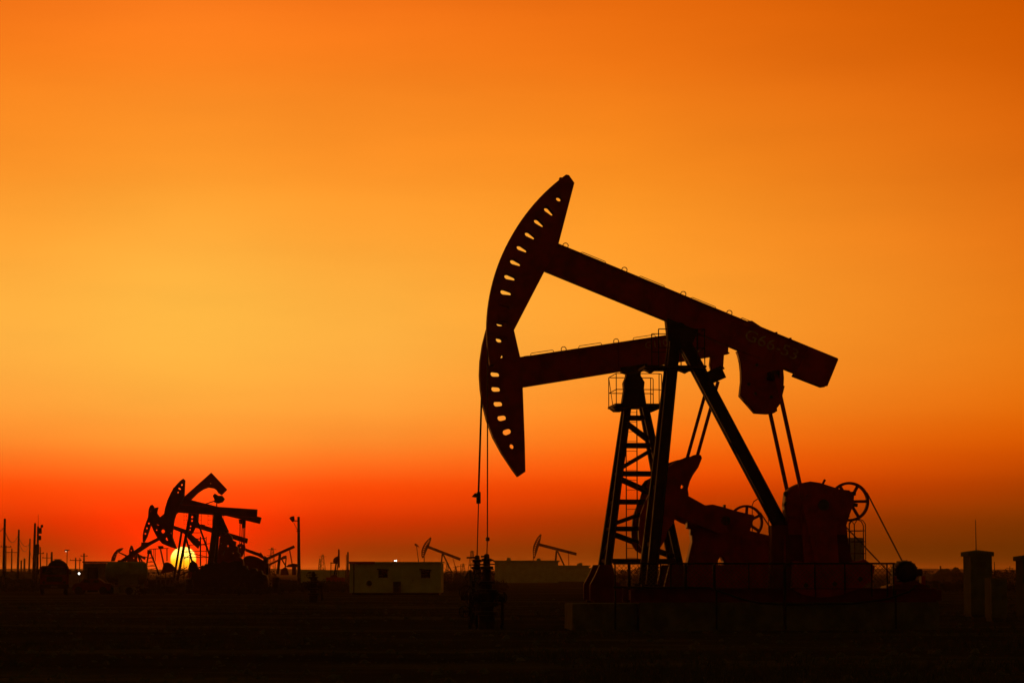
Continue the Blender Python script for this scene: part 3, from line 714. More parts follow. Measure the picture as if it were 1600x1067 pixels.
hand_wheel(Rp.e, (-.2, -.05, 1.0), .2); bar('riser_link', (-.28, 0, 1.0), (.12, 0, 1.0), .06, .06, STL, Rp.e)
hand_wheel(Rp.e, (-.25, -.05, .45), .16); bar('riser_link', (-.3, 0, .45), (.12, 0, .45), .06, .06, STL, Rp.e)
wellhead(490, 150, 893, 'isolated wellhead standing alone left of the cream cabin', -1)

# ================================================================== ELECTRICAL CABINETS
def cabinet(xa, xs, xb, ytop, ybot, label, D, mast=None, cap=True):
    """xa..xs lit left side, xs..xb front"""
    sc_ = D / FPX; w, side = (xb - xs) * sc_, (xs - xa) * sc_
    yaw = 2.0; R = Rig('electrical_cabinet', xs, D, yaw); vis = math.sin(math.radians(yaw)) + gx(xs, D) / D; tag(R.e, label, 'cabinet', 'electrical cabinets')
    dpt = side / vis
    T = hz(ytop, D); bt = hz(ybot, D)
    c_ = box('cabinet_body', (w / 2, dpt / 2, (T + .16 - .14) / 2), (w, dpt, T - .02 - .16), OLV, R.e, .012)
    box('plinth', (w / 2, dpt / 2, .03), (w - .08, dpt - .08, .30), CON, R.e)
    d_ = box('cabinet_door', (w / 2, -.016, (T + .03) / 2), (w + .004, .026, T - .34), DOR, R.e, .004)
    box('door_handle', (w - .15, -.035, T * .52), (.03, .03, .16), STL, d_)
    for i in range(5): box('vent_slat', (w / 2, -.028, T * .78 + i * .04), (w * .45, .012, .014), STL, d_)
    if cap:
        o = .07; bm = bmesh.new(); zz = T - .13
        a_box(bm, (w / 2, dpt / 2, zz + .075), (w + 2 * o, dpt + 2 * o, .15)); cp = bmo('cabinet_cap', bm, OLV, R.e)
        bm = bmesh.new(); v = [bm.verts.new(q) for q in ((-o, -o, T + .021), (w + o, -o, T + .021), (w + o, dpt + o, T + .021), (-o, dpt + o, T + .021))]; ap = bm.verts.new((w / 2, dpt / 2, T + .10))
        bm.faces.new(v)
        for i in range(4): bm.faces.new((v[i], v[(i + 1) % 4], ap))
        bmo('cap_roof', bm, OLV, cp)
    if mast: tube('antenna', [(w * .45, dpt / 2, T + .02), (w * .44, dpt / 2, hz(mast, D))], [.02, .012], STL, R.e, 6)
    return R
cabinet(1505, 1516, 1550, 863, 948, 'tall cabinet with overhanging cap and long antenna, right of the motor', 98, 811)
cabinet(1538, 1548, 1573, 899, 960, 'short squat cabinet with stub antenna, in front of the tall one', 91, 877, False)
cabinet(1587, 1598, 1632, 870, 958, 'tall capped cabinet cut off by the right edge of the picture', 94)

# ================================================================== FAR PUMPJACKS
def pbar(R, name, p, q, wpx, n=0.0, t_=.2, m=BLK, par=None):
    return bar(name, R.P(p, n), R.P(q, n), wpx * R.D / FPX, t_, m, par or R.e)
_hh = horse_head
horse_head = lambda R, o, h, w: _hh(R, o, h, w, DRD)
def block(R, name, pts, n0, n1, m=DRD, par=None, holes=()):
    nm = (n0 + n1) / 2; return plate(name, R.Q(pts, nm), n0, n1, m, par or R.e, [R.Q(h, nm) for h in holes])
ZL = zoom(180, 700, 4.6375); ZB = zoom(160, 820, 8.89); ZD = zoom(350, 790, 8.89)
KL = 4.6375
def zs_(zf, pts): return zf(pts)
def zc(zf, k, c_, r): return circ(zf([c_])[0], r / k, 10)
def skid(R, x0, x1, ytop, h=.5, extra=()):
    a, b_ = R.P((x0, 900), 0).x, R.P((x1, 900), 0).x
    box('base_frame', ((a + b_) / 2, 0, h / 2 - .06), (b_ - a, 2.2, h + .1), BLK, R.e)
GRP = 'pumpjacks of the oil field'
# A: level beam with two-storey tower, in front of the sun
R = Rig('pumpjack', 340, 212, 0); tag(R.e, 'distant pumpjack at the sun with near level beam and tall pointed holed head', 'pumpjack', GRP)
horse_head(R, ZL([(492, 222), (503, 233), (497, 350), (440, 470), (425, 520), (414, 600), (412, 650), (445, 730), (400, 705), (372, 640), (358, 570), (352, 500), (360, 440), (378, 380), (405, 320), (440, 270), (470, 238)]),
           [zc(ZL, KL, (481, 265), 9), slot(ZL([(464, 293)])[0], -30, 26 / KL, 13 / KL), zc(ZL, KL, (453, 320), 7.5), zc(ZL, KL, (391, 526), 7), zc(ZL, KL, (400, 617), 9), zc(ZL, KL, (397, 437), 5)], .25)
bm_ = block(R, 'walking_beam', ZL([(430, 406), (1030, 446), (1027, 502), (430, 463)]), -.18, .18)
pbar(R, 'top_flange', *ZL([(440, 407), (1030, 446)]), 1.2, 0, .45, RED, bm_); pbar(R, 'bottom_flange', *ZL([(440, 463), (1027, 502)]), 1.2, 0, .45, RED, bm_)
for sy in (-.5, .5):
    pbar(R, 'tower_leg', *ZL([(738, 470), (688, 860)]), 9, sy, .3); pbar(R, 'tower_strut', *ZL([(752, 480), (812, 612)]), 6, sy, .3)
block(R, 'tower_head', ZL([(715, 465), (765, 465), (778, 520), (800, 590), (760, 640), (705, 640), (708, 560)]), -.4, .4, BLK)
block(R, 'gearbox', ZL([(760, 655), (775, 622), (792, 612), (806, 628), (822, 618), (846, 640), (852, 668), (874, 676), (872, 706), (890, 720), (888, 752), (908, 765), (902, 790), (926, 806), (932, 840), (925, 900), (735, 900), (742, 830), (752, 740), (758, 690)]), -.5, .5, DRD, None, [zc(ZL, KL, (818, 708), 9), zc(ZL, KL, (772, 690), 5), slot(ZL([(790, 760)])[0], 70, 34 / KL, 9 / KL), zc(ZL, KL, (858, 760), 6)])
pbar(R, 'guard_rail', *ZL([(600, 868), (560, 905)]), 1.0, -.9, .05)
for x_, y_ in ((960, 868), (985, 866), (1020, 874), (1050, 872)): pbar(R, 'valve_stem', *ZL([(x_, y_), (x_ + 2, y_ + 30)]), 1.2, -.8, .08)
for x0, x1 in ((498, 520), (672, 705), (770, 787), (603, 625)):
    for x in (x0, x1): pbar(R, 'rail_post', *ZL([(x, 470), (x, 553)]), .5, -.8, .03)
    for y in (490, 520, 552): pbar(R, 'guard_rail', *ZL([(x0 - 2, y), (x1 + 2, y)]), .45, -.8, .03)
box('platform', (R.P(ZL([(640, 555)])[0], 0).x, 0, R.P(ZL([(640, 556)])[0], 0).z), (.1, 1.6, .06), BLK, R.e)
block(R, 'pedestal', ZL([(560, 940), (566, 905), (590, 902), (596, 872), (622, 876), (634, 850), (652, 858), (660, 838), (690, 842), (700, 822), (730, 834), (744, 826), (760, 838), (790, 818), (830, 830), (870, 815), (920, 820), (930, 850), (955, 852), (958, 880), (985, 884), (992, 868), (1020, 872), (1030, 892), (1060, 886), (1072, 915), (1098, 920), (1110, 960), (1110, 1060), (560, 1060)]), -.9, .9, BLK)
# E: second beam close behind with square tail and pitman rods
R = Rig('pumpjack', 342, 222, 0); tag(R.e, 'distant pumpjack behind the level one, tail dropped with thin pitman rods', 'pumpjack', GRP)
horse_head(R, ZL([(425, 283), (437, 285), (445, 345), (450, 405), (430, 470), (405, 560), (398, 600), (375, 590), (360, 540), (353, 495), (360, 445), (378, 385), (402, 330)]), [], .25)
bm_ = block(R, 'walking_beam', ZL([(430, 345), (1060, 502), (1048, 548), (430, 400)]), -.18, .18)
block(R, 'equalizer', ZL([(897, 515), (945, 520), (942, 575), (925, 580), (920, 550), (900, 545)]), -.3, .3, BLK)
for x, n in ((906, -1), (921, -.8), (933, .8), (941, 1)): pbar(R, 'pitman_arm', *ZL([(x, 525), (x - 4, 735)]), 1.2, n, .08, RED)
block(R, 'crank', ZL([(885, 700), (905, 690), (940, 700), (945, 730), (920, 790), (890, 770)]), -.9, -.7, RED, None, [zc(ZL, KL, (908, 718), 5)])
for sy in (-.5, .5):
    pbar(R, 'tower_leg', *ZL([(752, 470), (725, 880)]), 5, sy, .25); pbar(R, 'tower_strut', *ZL([(756, 470), (800, 880)]), 5, sy, .25)
skid(R, 325, 402, 0, .8)
# B: goose-neck beam
R = Rig('pumpjack', 300, 232, 0); tag(R.e, 'distant pumpjack with bent goose-neck beam rising above all the others', 'pumpjack', GRP)
block(R, 'walking_beam', ZL([(320, 505), (490, 362), (697, 178), (811, 300), (772, 340), (748, 325), (737, 305), (715, 291), (675, 286), (640, 298), (600, 325), (545, 380), (360, 560)]), -.22, .22, RED, None, [zc(ZL, KL, (693, 256), 4)])
horse_head(R, ZL([(290, 432), (310, 428), (303, 450), (300, 470), (325, 505), (350, 500), (375, 560), (412, 640), (445, 730), (400, 715), (340, 690), (300, 640), (275, 590), (258, 550), (250, 500), (262, 440)]),
           [slot(ZL([(309, 550)])[0], -10, 27 / KL, 13 / KL), zc(ZL, KL, (345, 602), 15), zc(ZL, KL, (377, 655), 15), zc(ZL, KL, (299, 592), 7)], .22)
block(R, 'tail_weight', ZL([(712, 345), (725, 330), (745, 345), (775, 345), (790, 368), (775, 390), (745, 400), (722, 392), (725, 375)]), -.6, .6, BLK)
pbar(R, 'link_rod', *ZL([(655, 404), (726, 380)]), 1.4); pbar(R, 'pitman_arm', *ZL([(736, 395), (736, 560)]), 1.6, -.6, .1, RED)
for sy in (-.45, .45):
    pbar(R, 'tower_leg', *ZL([(545, 470), (450, 960)]), 4, sy, .22); pbar(R, 'tower_leg', *ZL([(575, 470), (690, 790)]), 2.6, sy, .2)
    for y, xa, xb in ((612, 520, 625), (655, 508, 648), (700, 500, 660), (745, 490, 672), (790, 480, 688)):
        pbar(R, 'tower_rail', *ZL([(xa + 20, y), (xb, y)]), 1.0, sy, .08)
pbar(R, 'ladder', *ZL([(618, 640), (618, 850)]), 2.0, -.5, .1)
skid(R, 262, 330, 0, .7)
# C: thin head, drooping bent beam
R = Rig('pumpjack', 290, 240, 0); tag(R.e, 'distant pumpjack with slim sickle head left of the sun and drooping beam', 'pumpjack', GRP)
horse_head(R, ZL([(255, 415), (268, 410), (280, 425), (276, 470), (262, 540), (250, 580), (230, 640), (208, 683), (200, 675), (200, 630), (207, 590), (220, 550), (238, 500), (243, 440)]),
           [zc(ZL, KL, (242, 545), 8.5), zc(ZL, KL, (228, 580), 8.5), zc(ZL, KL, (217, 619), 8.5), zc(ZL, KL, (256, 457), 5)], .2)
block(R, 'walking_beam', ZL([(250, 505), (430, 562), (520, 592), (560, 630), (620, 680), (602, 728), (560, 690), (500, 618), (430, 590), (250, 535)]), -.18, .18)
for sy in (-.4, .4):
    pbar(R, 'tower_leg', *ZL([(482, 600), (424, 960)]), 3.2, sy, .2); pbar(R, 'tower_strut', *ZL([(512, 640), (575, 900)]), 2.6, sy, .2)
block(R, 'gearbox', ZL([(545, 880), (560, 865), (590, 885), (600, 930), (520, 940), (530, 900)]), -.4, .4)
pbar(R, 'tower_rail', *ZL([(465, 920), (640, 850)]), 1.8); skid(R, 268, 318, 0, .6)
# G: small holed head under the level beam, long beam to the right
R = Rig('pumpjack', 320, 262, 0); tag(R.e, 'distant pumpjack with short holed head hanging under the level beam', 'pumpjack', GRP)
horse_head(R, ZL([(530, 472), (605, 472), (600, 520), (580, 575), (562, 612), (538, 640), (520, 615), (525, 540)]), [zc(ZL, KL, (556, 498), 9), zc(ZL, KL, (555, 525), 8), zc(ZL, KL, (545, 565), 7), zc(ZL, KL, (541, 590), 7), zc(ZL, KL, (585, 500), 6)], .2)
block(R, 'walking_beam', ZL([(580, 540), (962, 655), (955, 690), (580, 575)]), -.2, .2)
for x in (915, 938): pbar(R, 'pitman_arm', *ZL([(x, 680), (x - 4, 800)]), 1.3, 0, .1, RED)
for sy in (-.4, .4): pbar(R, 'tower_leg', *ZL([(775, 620), (745, 880)]), 4, sy, .2); pbar(R, 'tower_strut', *ZL([(780, 620), (850, 880)]), 4, sy, .2)
skid(R, 336, 372, 0, .6)
# H: low beam right of the cluster with domed gearbox
R = Rig('pumpjack', 395, 230, 0); tag(R.e, 'low dark pumpjack with domed gearbox right of the sun cluster', 'pumpjack', GRP)
block(R, 'walking_beam', ZD([(300, 590), (500, 660), (510, 645), (560, 715), (620, 715), (600, 770), (480, 700), (300, 630)]), -.2, .2)
block(R, 'gearbox', ZD([(270, 740), (310, 700), (360, 690), (420, 700), (480, 720), (560, 770), (620, 800), (620, 930), (515, 960), (270, 960)]), -.5, .5)
block(R, 'pedestal', ZD([(500, 830), (540, 830), (520, 1000), (200, 1010), (180, 930)]), -.6, .6)
for sy in (-.4, .4): pbar(R, 'tower_leg', *ZD([(575, 740), (605, 960)]), 4, sy, .2); pbar(R, 'tower_leg', *ZD([(560, 740), (540, 960)]), 2.5, sy, .2)
skid(R, 372, 424, 0, .8)
# F1: rising tail right
R = Rig('pumpjack', 437, 300, 0); tag(R.e, 'far pumpjack with beam rising to the lamp post', 'pumpjack', GRP)
block(R, 'walking_beam', ZD([(590, 720), (970, 548), (985, 580), (605, 752)]), -.25, .25)
block(R, 'horse_head', ZD([(560, 690), (600, 715), (620, 760), (600, 830), (570, 780)]), -.2, .2)
for sy in (-.4, .4): pbar(R, 'tower_leg', *ZD([(778, 670), (745, 950)]), 4.0, sy, .25)
pbar(R, 'pitman_arm', *ZD([(912, 615), (945, 800)]), 1.6, 0, .12, RED)
block(R, 'counterweight', ZD([(860, 850), (900, 815), (960, 800), (1030, 808), (1030, 850), (1000, 850), (1000, 960), (950, 960), (950, 850)]), -.5, .5)
skid(R, 425, 466, 0, .7)
R = Rig('pumpjack', 440, 330, 0); tag(R.e, 'far pumpjack with small bent tail below the rising beam', 'pumpjack', GRP)
block(R, 'walking_beam', ZD([(600, 820), (770, 735), (830, 695), (870, 690), (865, 730), (790, 750), (615, 840)]), -.25, .25)
pbar(R, 'tower_leg', *ZD([(790, 720), (860, 840)]), 1.8); pbar(R, 'tower_leg', *ZD([(865, 710), (850, 860)]), 1.6)
block(R, 'gearbox', ZD([(800, 880), (850, 850), (880, 870), (900, 960), (790, 960)]), -.6, .6); pbar(R, 'tower_leg', *ZD([(640, 820), (630, 960)]), 1.5)
skid(R, 420, 455, 0, .7)
# D: low pumpjack left of the cluster
R = Rig('pumpjack', 233, 250, 0); tag(R.e, 'far pumpjack with beam sloping down to the tank, open lattice tower', 'pumpjack', GRP)
block(R, 'walking_beam', ZB([(250, 490), (540, 290), (545, 240), (640, 240), (770, 175), (790, 210), (670, 275), (520, 375), (330, 480), (280, 520)]), -.2, .2)
block(R, 'horse_head', ZB([(440, 400), (490, 395), (482, 480), (500, 590), (470, 620), (440, 560), (380, 520), (300, 480), (360, 440)]), -.2, .2, RED, None, [zc(ZB, 8.89, (437, 460), 11), zc(ZB, 8.89, (470, 425), 9)])
for sy in (-.5, .5):
    pbar(R, 'tower_leg', *ZB([(645, 370), (590, 700)]), 2.2, sy, .15); pbar(R, 'tower_leg', *ZB([(665, 370), (790, 690)]), 2.2, sy, .15)
    for k, y in enumerate((450, 505, 560, 610, 655)):
        f = (y - 370) / 325; pbar(R, 'tower_rail', *ZB([(645 - 55 * f, y + 14), (665 + 125 * f, y - 12)]), .8, sy, .06); pbar(R, 'tower_rail', *ZB([(645 - 55 * f, y + 6), (665 + 125 * f, y + 12)]), .8, sy, .06)
pbar(R, 'tower_strut', *ZB([(495, 400), (655, 700)]), 2.0); pbar(R, 'tower_rail', *ZB([(500, 430), (620, 445)]), .9)
block(R, 'tower_head', ZB([(635, 345), (675, 345), (680, 400), (632, 400)]), -.5, .5, BLK)
pbar(R, 'guard_rail', *ZB([(650, 335), (920, 322)]), 1.0)
for x in (715, 735, 890, 905): pbar(R, 'rail_post', *ZB([(x, 325), (x, 500)]), .8, 0, .05)
pbar(R, 'pitman_arm', *ZB([(800, 300), (865, 600)]), 2.2, 0, .12, RED); block(R, 'equalizer', ZB([(775, 290), (840, 290), (845, 325), (790, 325)]), -.4, .4, BLK)
block(R, 'gearbox', ZB([(860, 530), (900, 515), (960, 540), (1000, 590), (990, 640), (900, 660), (800, 680), (840, 620)]), -.5, .5)
skid(R, 222, 275, 0, .9)
R = Rig('pumpjack', 190, 290, 0); tag(R.e, 'leftmost far pumpjack with hooked head curling over the tank', 'pumpjack', GRP)
horse_head(R, ZB([(285, 318), (270, 345), (235, 370), (200, 395), (180, 450), (165, 500), (120, 500), (130, 450), (160, 390), (200, 345), (240, 325)]), [zc(ZB, 8.89, (212, 377), 9), zc(ZB, 8.89, (185, 405), 8), zc(ZB, 8.89, (162, 440), 8)], .18)
block(R, 'walking_beam', ZB([(225, 385), (240, 375), (400, 445), (390, 465)]), -.15, .15)
pbar(R, 'tower_leg', *ZB([(330, 425), (300, 640)]), 2.5); pbar(R, 'tower_leg', *ZB([(345, 425), (400, 640)]), 2.5); skid(R, 182, 206, 0, 1.5)
R = Rig('pumpjack', 205, 275, 0); tag(R.e, 'small far pumpjack head standing up behind the sloping beam', 'pumpjack', GRP)
horse_head(R, ZB([(395, 283), (412, 290), (442, 385), (430, 425), (368, 425), (372, 350)]), [zc(ZB, 8.89, (398, 353), 12)], .2)
block(R, 'walking_beam', ZB([(390, 380), (430, 370), (600, 450), (590, 480)]), -.15, .15)
pbar(R, 'tower_leg', *ZB([(480, 420), (450, 640)]), 2.2); pbar(R, 'tower_leg', *ZB([(495, 420), (560, 640)]), 2.2); skid(R, 205, 228, 0, 1.2)

# pipework, drums and scrub at the feet of the cluster
R = Rig('pipe_manifold', 262, 226, 0); tag(R.e, 'low rack of pipes and risers left of the sun', 'pipework'); m_ = 226 / FPX
for i, x in enumerate((-17, -11, -3, 4, 9)): tube('riser_pipe', [(x * m_, 0, -.1), (x * m_, 0, hz(897 - (i * 7) % 5, 226))], .05, STL, R.e, 8)
for z_ in (.5, 1.05): tube('header_pipe', [(-19 * m_, 0, z_), (11 * m_, 0, z_)], .07, STL, R.e, 8)
for i, (px_, D_, y_, lb_) in enumerate(((226, 214, 903, 'single oil drum at the foot of the lattice tower'), (296, 208, 905, 'oil drum standing just under the sun'), (431, 220, 902, 'oil drum right of the domed gearbox pumpjack'))):
    R = Rig('oil_drum', px_, D_, 0); tag(R.e, lb_, 'drum', 'oil drums'); T = hz(y_, D_)
    lathe('drum_body', [(.29, -.05), (.29, T * .33), (.31, T * .35), (.29, T * .37), (.29, T * .65), (.31, T * .67), (.29, T * .69), (.29, T), (.25, T), (.25, T - .02)], BLK, R.e, seg=16)
R = Rig('scaffold_rail', 300, 218, 0); tag(R.e, 'thin pipe railing and braces crossing the face of the sun', 'railing')
for a_, c_ in (((480, 745), (680, 790)), ((470, 920), (650, 850)), ((500, 800), (560, 760)), ((455, 900), (520, 860)), ((600, 700), (690, 690)), ((585, 660), (660, 650))): pbar(R, 'brace', *ZL([a_, c_]), 1.1, 0, .06)
for x in (498, 540, 618, 660): pbar(R, 'upright', *ZL([(x, 700 if x < 600 else 640), (x, 1010)]), 1.0, 0, .06)
block(R, 'junction_box', ZL([(540, 835), (562, 812), (590, 835), (605, 880), (560, 900), (530, 880)]), -.3, .3, BLK)

# two clean silhouettes in the middle distance
def far_pump(D, px0, head, beam, holes, legs, rods, label, box_=None):
    R = Rig('pumpjack', px0, D, 0); tag(R.e, label, 'pumpjack', GRP)
    horse_head(R, head, holes, .3); block(R, 'walking_beam', beam, -.3, .3)
    for p, q, w in legs:
        for sy in (-.8, .8): pbar(R, 'tower_leg', p, q, w, sy, .3)
    for p, q in rods: pbar(R, 'pitman_arm', p, q, 1.0, 0, .15, RED)
    if box_: block(R, 'gearbox', box_, -.9, .9)
    return R
ZM = zoom(620, 800, 5)
hd = ZM([(265, 193), (270, 205), (258, 245), (245, 275), (228, 310), (212, 352), (198, 358), (192, 340), (192, 305), (200, 275), (215, 245), (240, 215)])
hl = [circ(ZM([c_])[0], 1.05, 8) for c_ in ((250, 222), (242, 234), (233, 246), (225, 259), (218, 273), (212, 288), (208, 304), (206, 320), (204, 336))]
R = far_pump(640, 692, hd, ZM([(240, 258), (500, 358), (493, 378), (235, 278)]), hl, [(ZM([(356, 325)])[0], ZM([(338, 500)])[0], 2.2), (ZM([(362, 328)])[0], ZM([(445, 500)])[0], 2.2)], [ZM([(438, 360), (470, 470)])], 'far pumpjack peeking over the right end of the cream cabin', ZM([(450, 480), (470, 465), (500, 470), (515, 500), (440, 510)]))
pbar(R, 'polished_rod', *ZM([(214, 345), (214, 440)]), 1.2)
hd = ZM([(1122, 170), (1130, 175), (1122, 220), (1110, 265), (1095, 310), (1078, 358), (1070, 362), (1064, 345), (1062, 300), (1066, 265), (1080, 230), (1100, 195)])
hl = [circ(ZM([c_])[0], 1.1, 8) for c_ in ((1112, 200), (1105, 214), (1098, 228), (1092, 243), (1086, 258), (1081, 274), (1077, 290), (1074, 306), (1073, 322), (1073, 338))]
R = far_pump(600, 865, hd, ZM([(1110, 240), (1405, 316), (1402, 338), (1105, 262)]), hl, [(ZM([(1248, 300)])[0], ZM([(1228, 520)])[0], 2.8), (ZM([(1255, 302)])[0], ZM([(1345, 495)])[0], 2.2)], [ZM([(1341, 320), (1346, 470)])], 'far pumpjack alone against the sky before the long low building', ZM([(1350, 480), (1375, 455), (1420, 460), (1420, 500), (1345, 505)]))
pbar(R, 'polished_rod', *ZM([(1066, 345), (1066, 420)]), 1.0)
ZR = zoom(1360, 790, 5.333)
R = Rig('pumpjack', 1464, 700, 0); tag(R.e, 'tiny far pumpjack seen end-on, right of the motor', 'pumpjack', GRP)
block(R, 'horse_head', ZR([(577, 500), (588, 500), (594, 610), (582, 612)]), -.4, .4); block(R, 'walking_beam', ZR([(535, 570), (555, 540), (580, 530), (582, 560), (560, 600), (540, 600)]), -.4, .4)
block(R, 'platform', ZR([(515, 588), (560, 588), (560, 598), (515, 598)]), -.8, .8, BLK); pbar(R, 'tower_leg', *ZR([(555, 590), (550, 690)]), 2.6); pbar(R, 'tower_leg', *ZR([(575, 590), (570, 690)]), 2.6)
R = Rig('pumpjack', 525, 330, 0); tag(R.e, 'far pumpjack seen end-on with side platform, left of the cream cabin', 'pumpjack', GRP)
ZQ = zoom(470, 850, 11.856)
block(R, 'horse_head', ZQ([(693, 92), (718, 92), (722, 420), (700, 440), (690, 250)]), -.3, .3); block(R, 'walking_beam', ZQ([(600, 330), (610, 270), (650, 235), (690, 220), (690, 350), (650, 350)]), -.4, .4)
block(R, 'platform', ZQ([(555, 335), (690, 345), (690, 362), (555, 352)]), -.8, .8, BLK)
pbar(R, 'rail_post', *ZQ([(560, 350), (555, 620)]), 1.1); pbar(R, 'tower_leg', *ZQ([(655, 360), (625, 560)]), 2.4); pbar(R, 'tower_leg', *ZQ([(690, 360), (660, 560)]), 1.6)
block(R, 'gearbox', ZQ([(540, 620), (560, 580), (620, 560), (670, 570), (690, 620), (660, 650), (600, 690), (560, 680)]), -.6, .6); box('base_frame', (0, 0, .45), (2.2, 2, 1.0), RED, R.e)

# ================================================================== CABIN
R = Rig('site_cabin', 618, 197, -3); tag(R.e, 'cream flat-roofed site cabin with two small windows and red trim', 'cabin')
xa, xb = R.P((546, 900), 0).x, R.P((689, 900), 0).x; T = R.P((618, 879), 0).z; W_ = xb - xa; bz = R.P((618, 927), 0).z
n_p = 9
for i in range(n_p):
    a = xa + W_ * i / n_p; bx0 = a + .008; bx1 = a + W_ / n_p - .008
    box('wall_panel', ((bx0 + bx1) / 2, .03, (T + .12) / 2), (bx1 - bx0, .06, T - .14), CRM, R.e)
box('wall_core', ((xa + xb) / 2, 1.25, (T + .1) / 2), (W_ - .02, 2.36, T - .18), CRM, R.e)
box('roof', ((xa + xb) / 2, 1.2, T + .03), (W_ + .16, 2.8, .09), CRM, R.e)
fs = box('roof_trim', (xa + W_ * .14, -.24, T + .015), (W_ * .28, .05, .15), RED, R.e)
box('skid', ((xa + xb) / 2, 1.2, .02), (W_ - .3, 2.0, .16), BLK, R.e)
for x0, x1, y0, y1 in ((592, 605, 890, 902), (658.5, 671.5, 890.5, 902.5)):
    a, b_ = R.P((x0, y0), -.05), R.P((x1, y1), -.05)
    w = box('window', ((a.x + b_.x) / 2, -.01, (a.z + b_.z) / 2), (b_.x - a.x, .05, a.z - b_.z), DRK, R.e)
    for xx in (a.x, (a.x + b_.x) / 2, b_.x): box('window_frame', (xx, -.045, (a.z + b_.z) / 2), (.05, .03, a.z - b_.z + .05), BLK, w)
    plate('awning', [(a.x - .12, a.z + .1), (b_.x + .12, a.z + .04), (b_.x + .12, a.z - .03), (a.x - .12, a.z + .03)], -.42, -.04, BLK, w)
a, b_ = R.P((614, 908), -.05), R.P((627, 926), -.05)
d_ = box('air_conditioner', ((a.x + b_.x) / 2, -.16, (a.z + b_.z) / 2), (b_.x - a.x - .05, .3, a.z - b_.z), STL, R.e)
for zz_ in (.62, .2): lathe('fan_grille', [(.2, -.335), (.2, -.315)], BLK, d_, ((a.x + b_.x) / 2, 0, b_.z + (a.z - b_.z) * zz_ + .08), 16, 'y')
p = R.P((577, 911), -.05); lathe('wall_drum', [(.05, -.16), (.2, -.15), (.2, -.04), (.05, -.03)], BLK, R.e, (p.x, 0, p.z), 16, 'y')
a, b_ = R.P((633, 896), -.03), R.P((640, 927), -.03); dr = box('door', ((a.x + b_.x) / 2 + .1, -.012, (a.z + .14) / 2), (.78, .04, a.z - .14), CRM, R.e); box('door_handle', ((a.x + b_.x) / 2 + .4, -.05, 1.0), (.04, .05, .12), STL, dr)
tube('drain_pipe', [(R.P((553, 900), 0).x, -.04, .1), (R.P((553, 900), 0).x, -.04, T - .05)], .035, BLK, R.e)

# ================================================================== TANKER TRUCK, seen from the front
R = Rig('tanker_truck', 85, 197, 9.4); tag(R.e, 'dark red tanker truck facing the camera, round tank above its cab', 'truck')
m_ = 197 / FPX
def rx(px): return (px - 85) * m_
cabw = 23 * m_
lathe('tank', [(.3, .9), (.74, .95), (.80, 1.1), (.80, 6.6), (.74, 6.8), (.3, 6.9)], BLK, R.e, (rx(90), 0, hz(891.5, 197)), 28, 'y', True)
cb_ = bmesh.new(); a_box(cb_, (0, 0, 1.25), (cabw * 2 - .1, 1.7, 1.55)); bmesh.ops.bevel(cb_, geom=cb_.edges[:], offset=.1, segments=3, affect='EDGES'); cab = bmo('cab', cb_, DRD, R.e)
box('windscreen', (0, -.86, 1.66), (cabw * 2 - .42, .03, .5), DRK, cab)
for sx_ in (-1, 1):
    box('wiper', (sx_ * .3, -.885, 1.47), (.5, .02, .02), BLK, cab)
    hl_ = lathe('headlight', [(.11, -.9), (.11, -.84)], DRK, cab, (sx_ * .72, 0, .86), 14, 'y')
    mr = box('mirror', (sx_ * (cabw + .06), -.8, 1.6), (.14, .06, .34), BLK, cab); bar('mirror_arm', (sx_ * (cabw - .06), -.8, 1.72), (sx_ * (cabw + .06), -.8, 1.72), .03, .03, BLK, mr)
    for yy in (-.1, 4.6, 5.7):
        wh = lathe('wheel', [(.2, -.15), (.44, -.14), (.48, -.08), (.48, .08), (.44, .14), (.2, .15)], TYR, R.e, (sx_ * .82, yy, .44), 22, 'x'); lathe('rim', [(.24, sx_ * .1), (.2, sx_ * .16)], STL, wh, (sx_ * .82, yy, .44), 14, 'x')
    box('mudguard', (sx_ * .82, -.1, .96), (.36, 1.1, .06), BLK, R.e)
box('roof_deck', (rx(66), .5, hz(886.5, 197)), (.36, 1.2, .12), BLK, R.e)
box('grille', (0, -.87, 1.08), (1.1, .03, .34), BLK, cab)
for i in range(4): box('grille_bar', (0, -.89, .97 + i * .075), (1.06, .02, .02), STL, cab)
box('bumper', (0, -.92, .58), (cabw * 2 - .06, .2, .3), BLK, R.e, .03); box('number_plate', (0, -1.03, .55), (.44, .012, .12), STL, R.e)
box('chassis', (0, 3.0, .62), (.8, 7.2, .22), BLK, R.e)
lathe('manhole', [(.3, 0), (.3, .04), (.1, .06)], BLK, R.e, (rx(90), 3.4, hz(891.5, 197) + .79), 16)

# shed, tank trailer, boxes to its right
R = Rig('shed', 149, 215, 0); tag(R.e, 'dark flat-roofed shed between the truck and the tank', 'shed')
m_ = 215 / FPX; xa, xb = (131 - 149) * m_, (167 - 149) * m_; T = hz(877, 215)
box('wall', ((xa + xb) / 2, 1.5, T / 2 - .1), (xb - xa, 3, T), BRK, R.e); box('roof', ((xa + xb) / 2, 1.5, T - .03), (xb - xa + .2, 3.3, .1), BLK, R.e)
box('door', (xa + .7, -.02, 1.0), (.8, .05, 1.9), BLK, R.e)
R = Rig('storage_tank', 180, 205, 0); tag(R.e, 'horizontal cylindrical tank on saddles beside the shed', 'tank')
m_ = 205 / FPX; r_ = 16.5 * m_; zc_ = hz(893.5, 205)
tk = lathe('tank_shell', [(.2, -1.05), (r_ * .75, -.98), (r_, -.8), (r_, 1.8), (r_ * .8, 2.0), (.2, 2.1)], GAL, R.e, (.15, 1.2, zc_), 30, 'x', True)
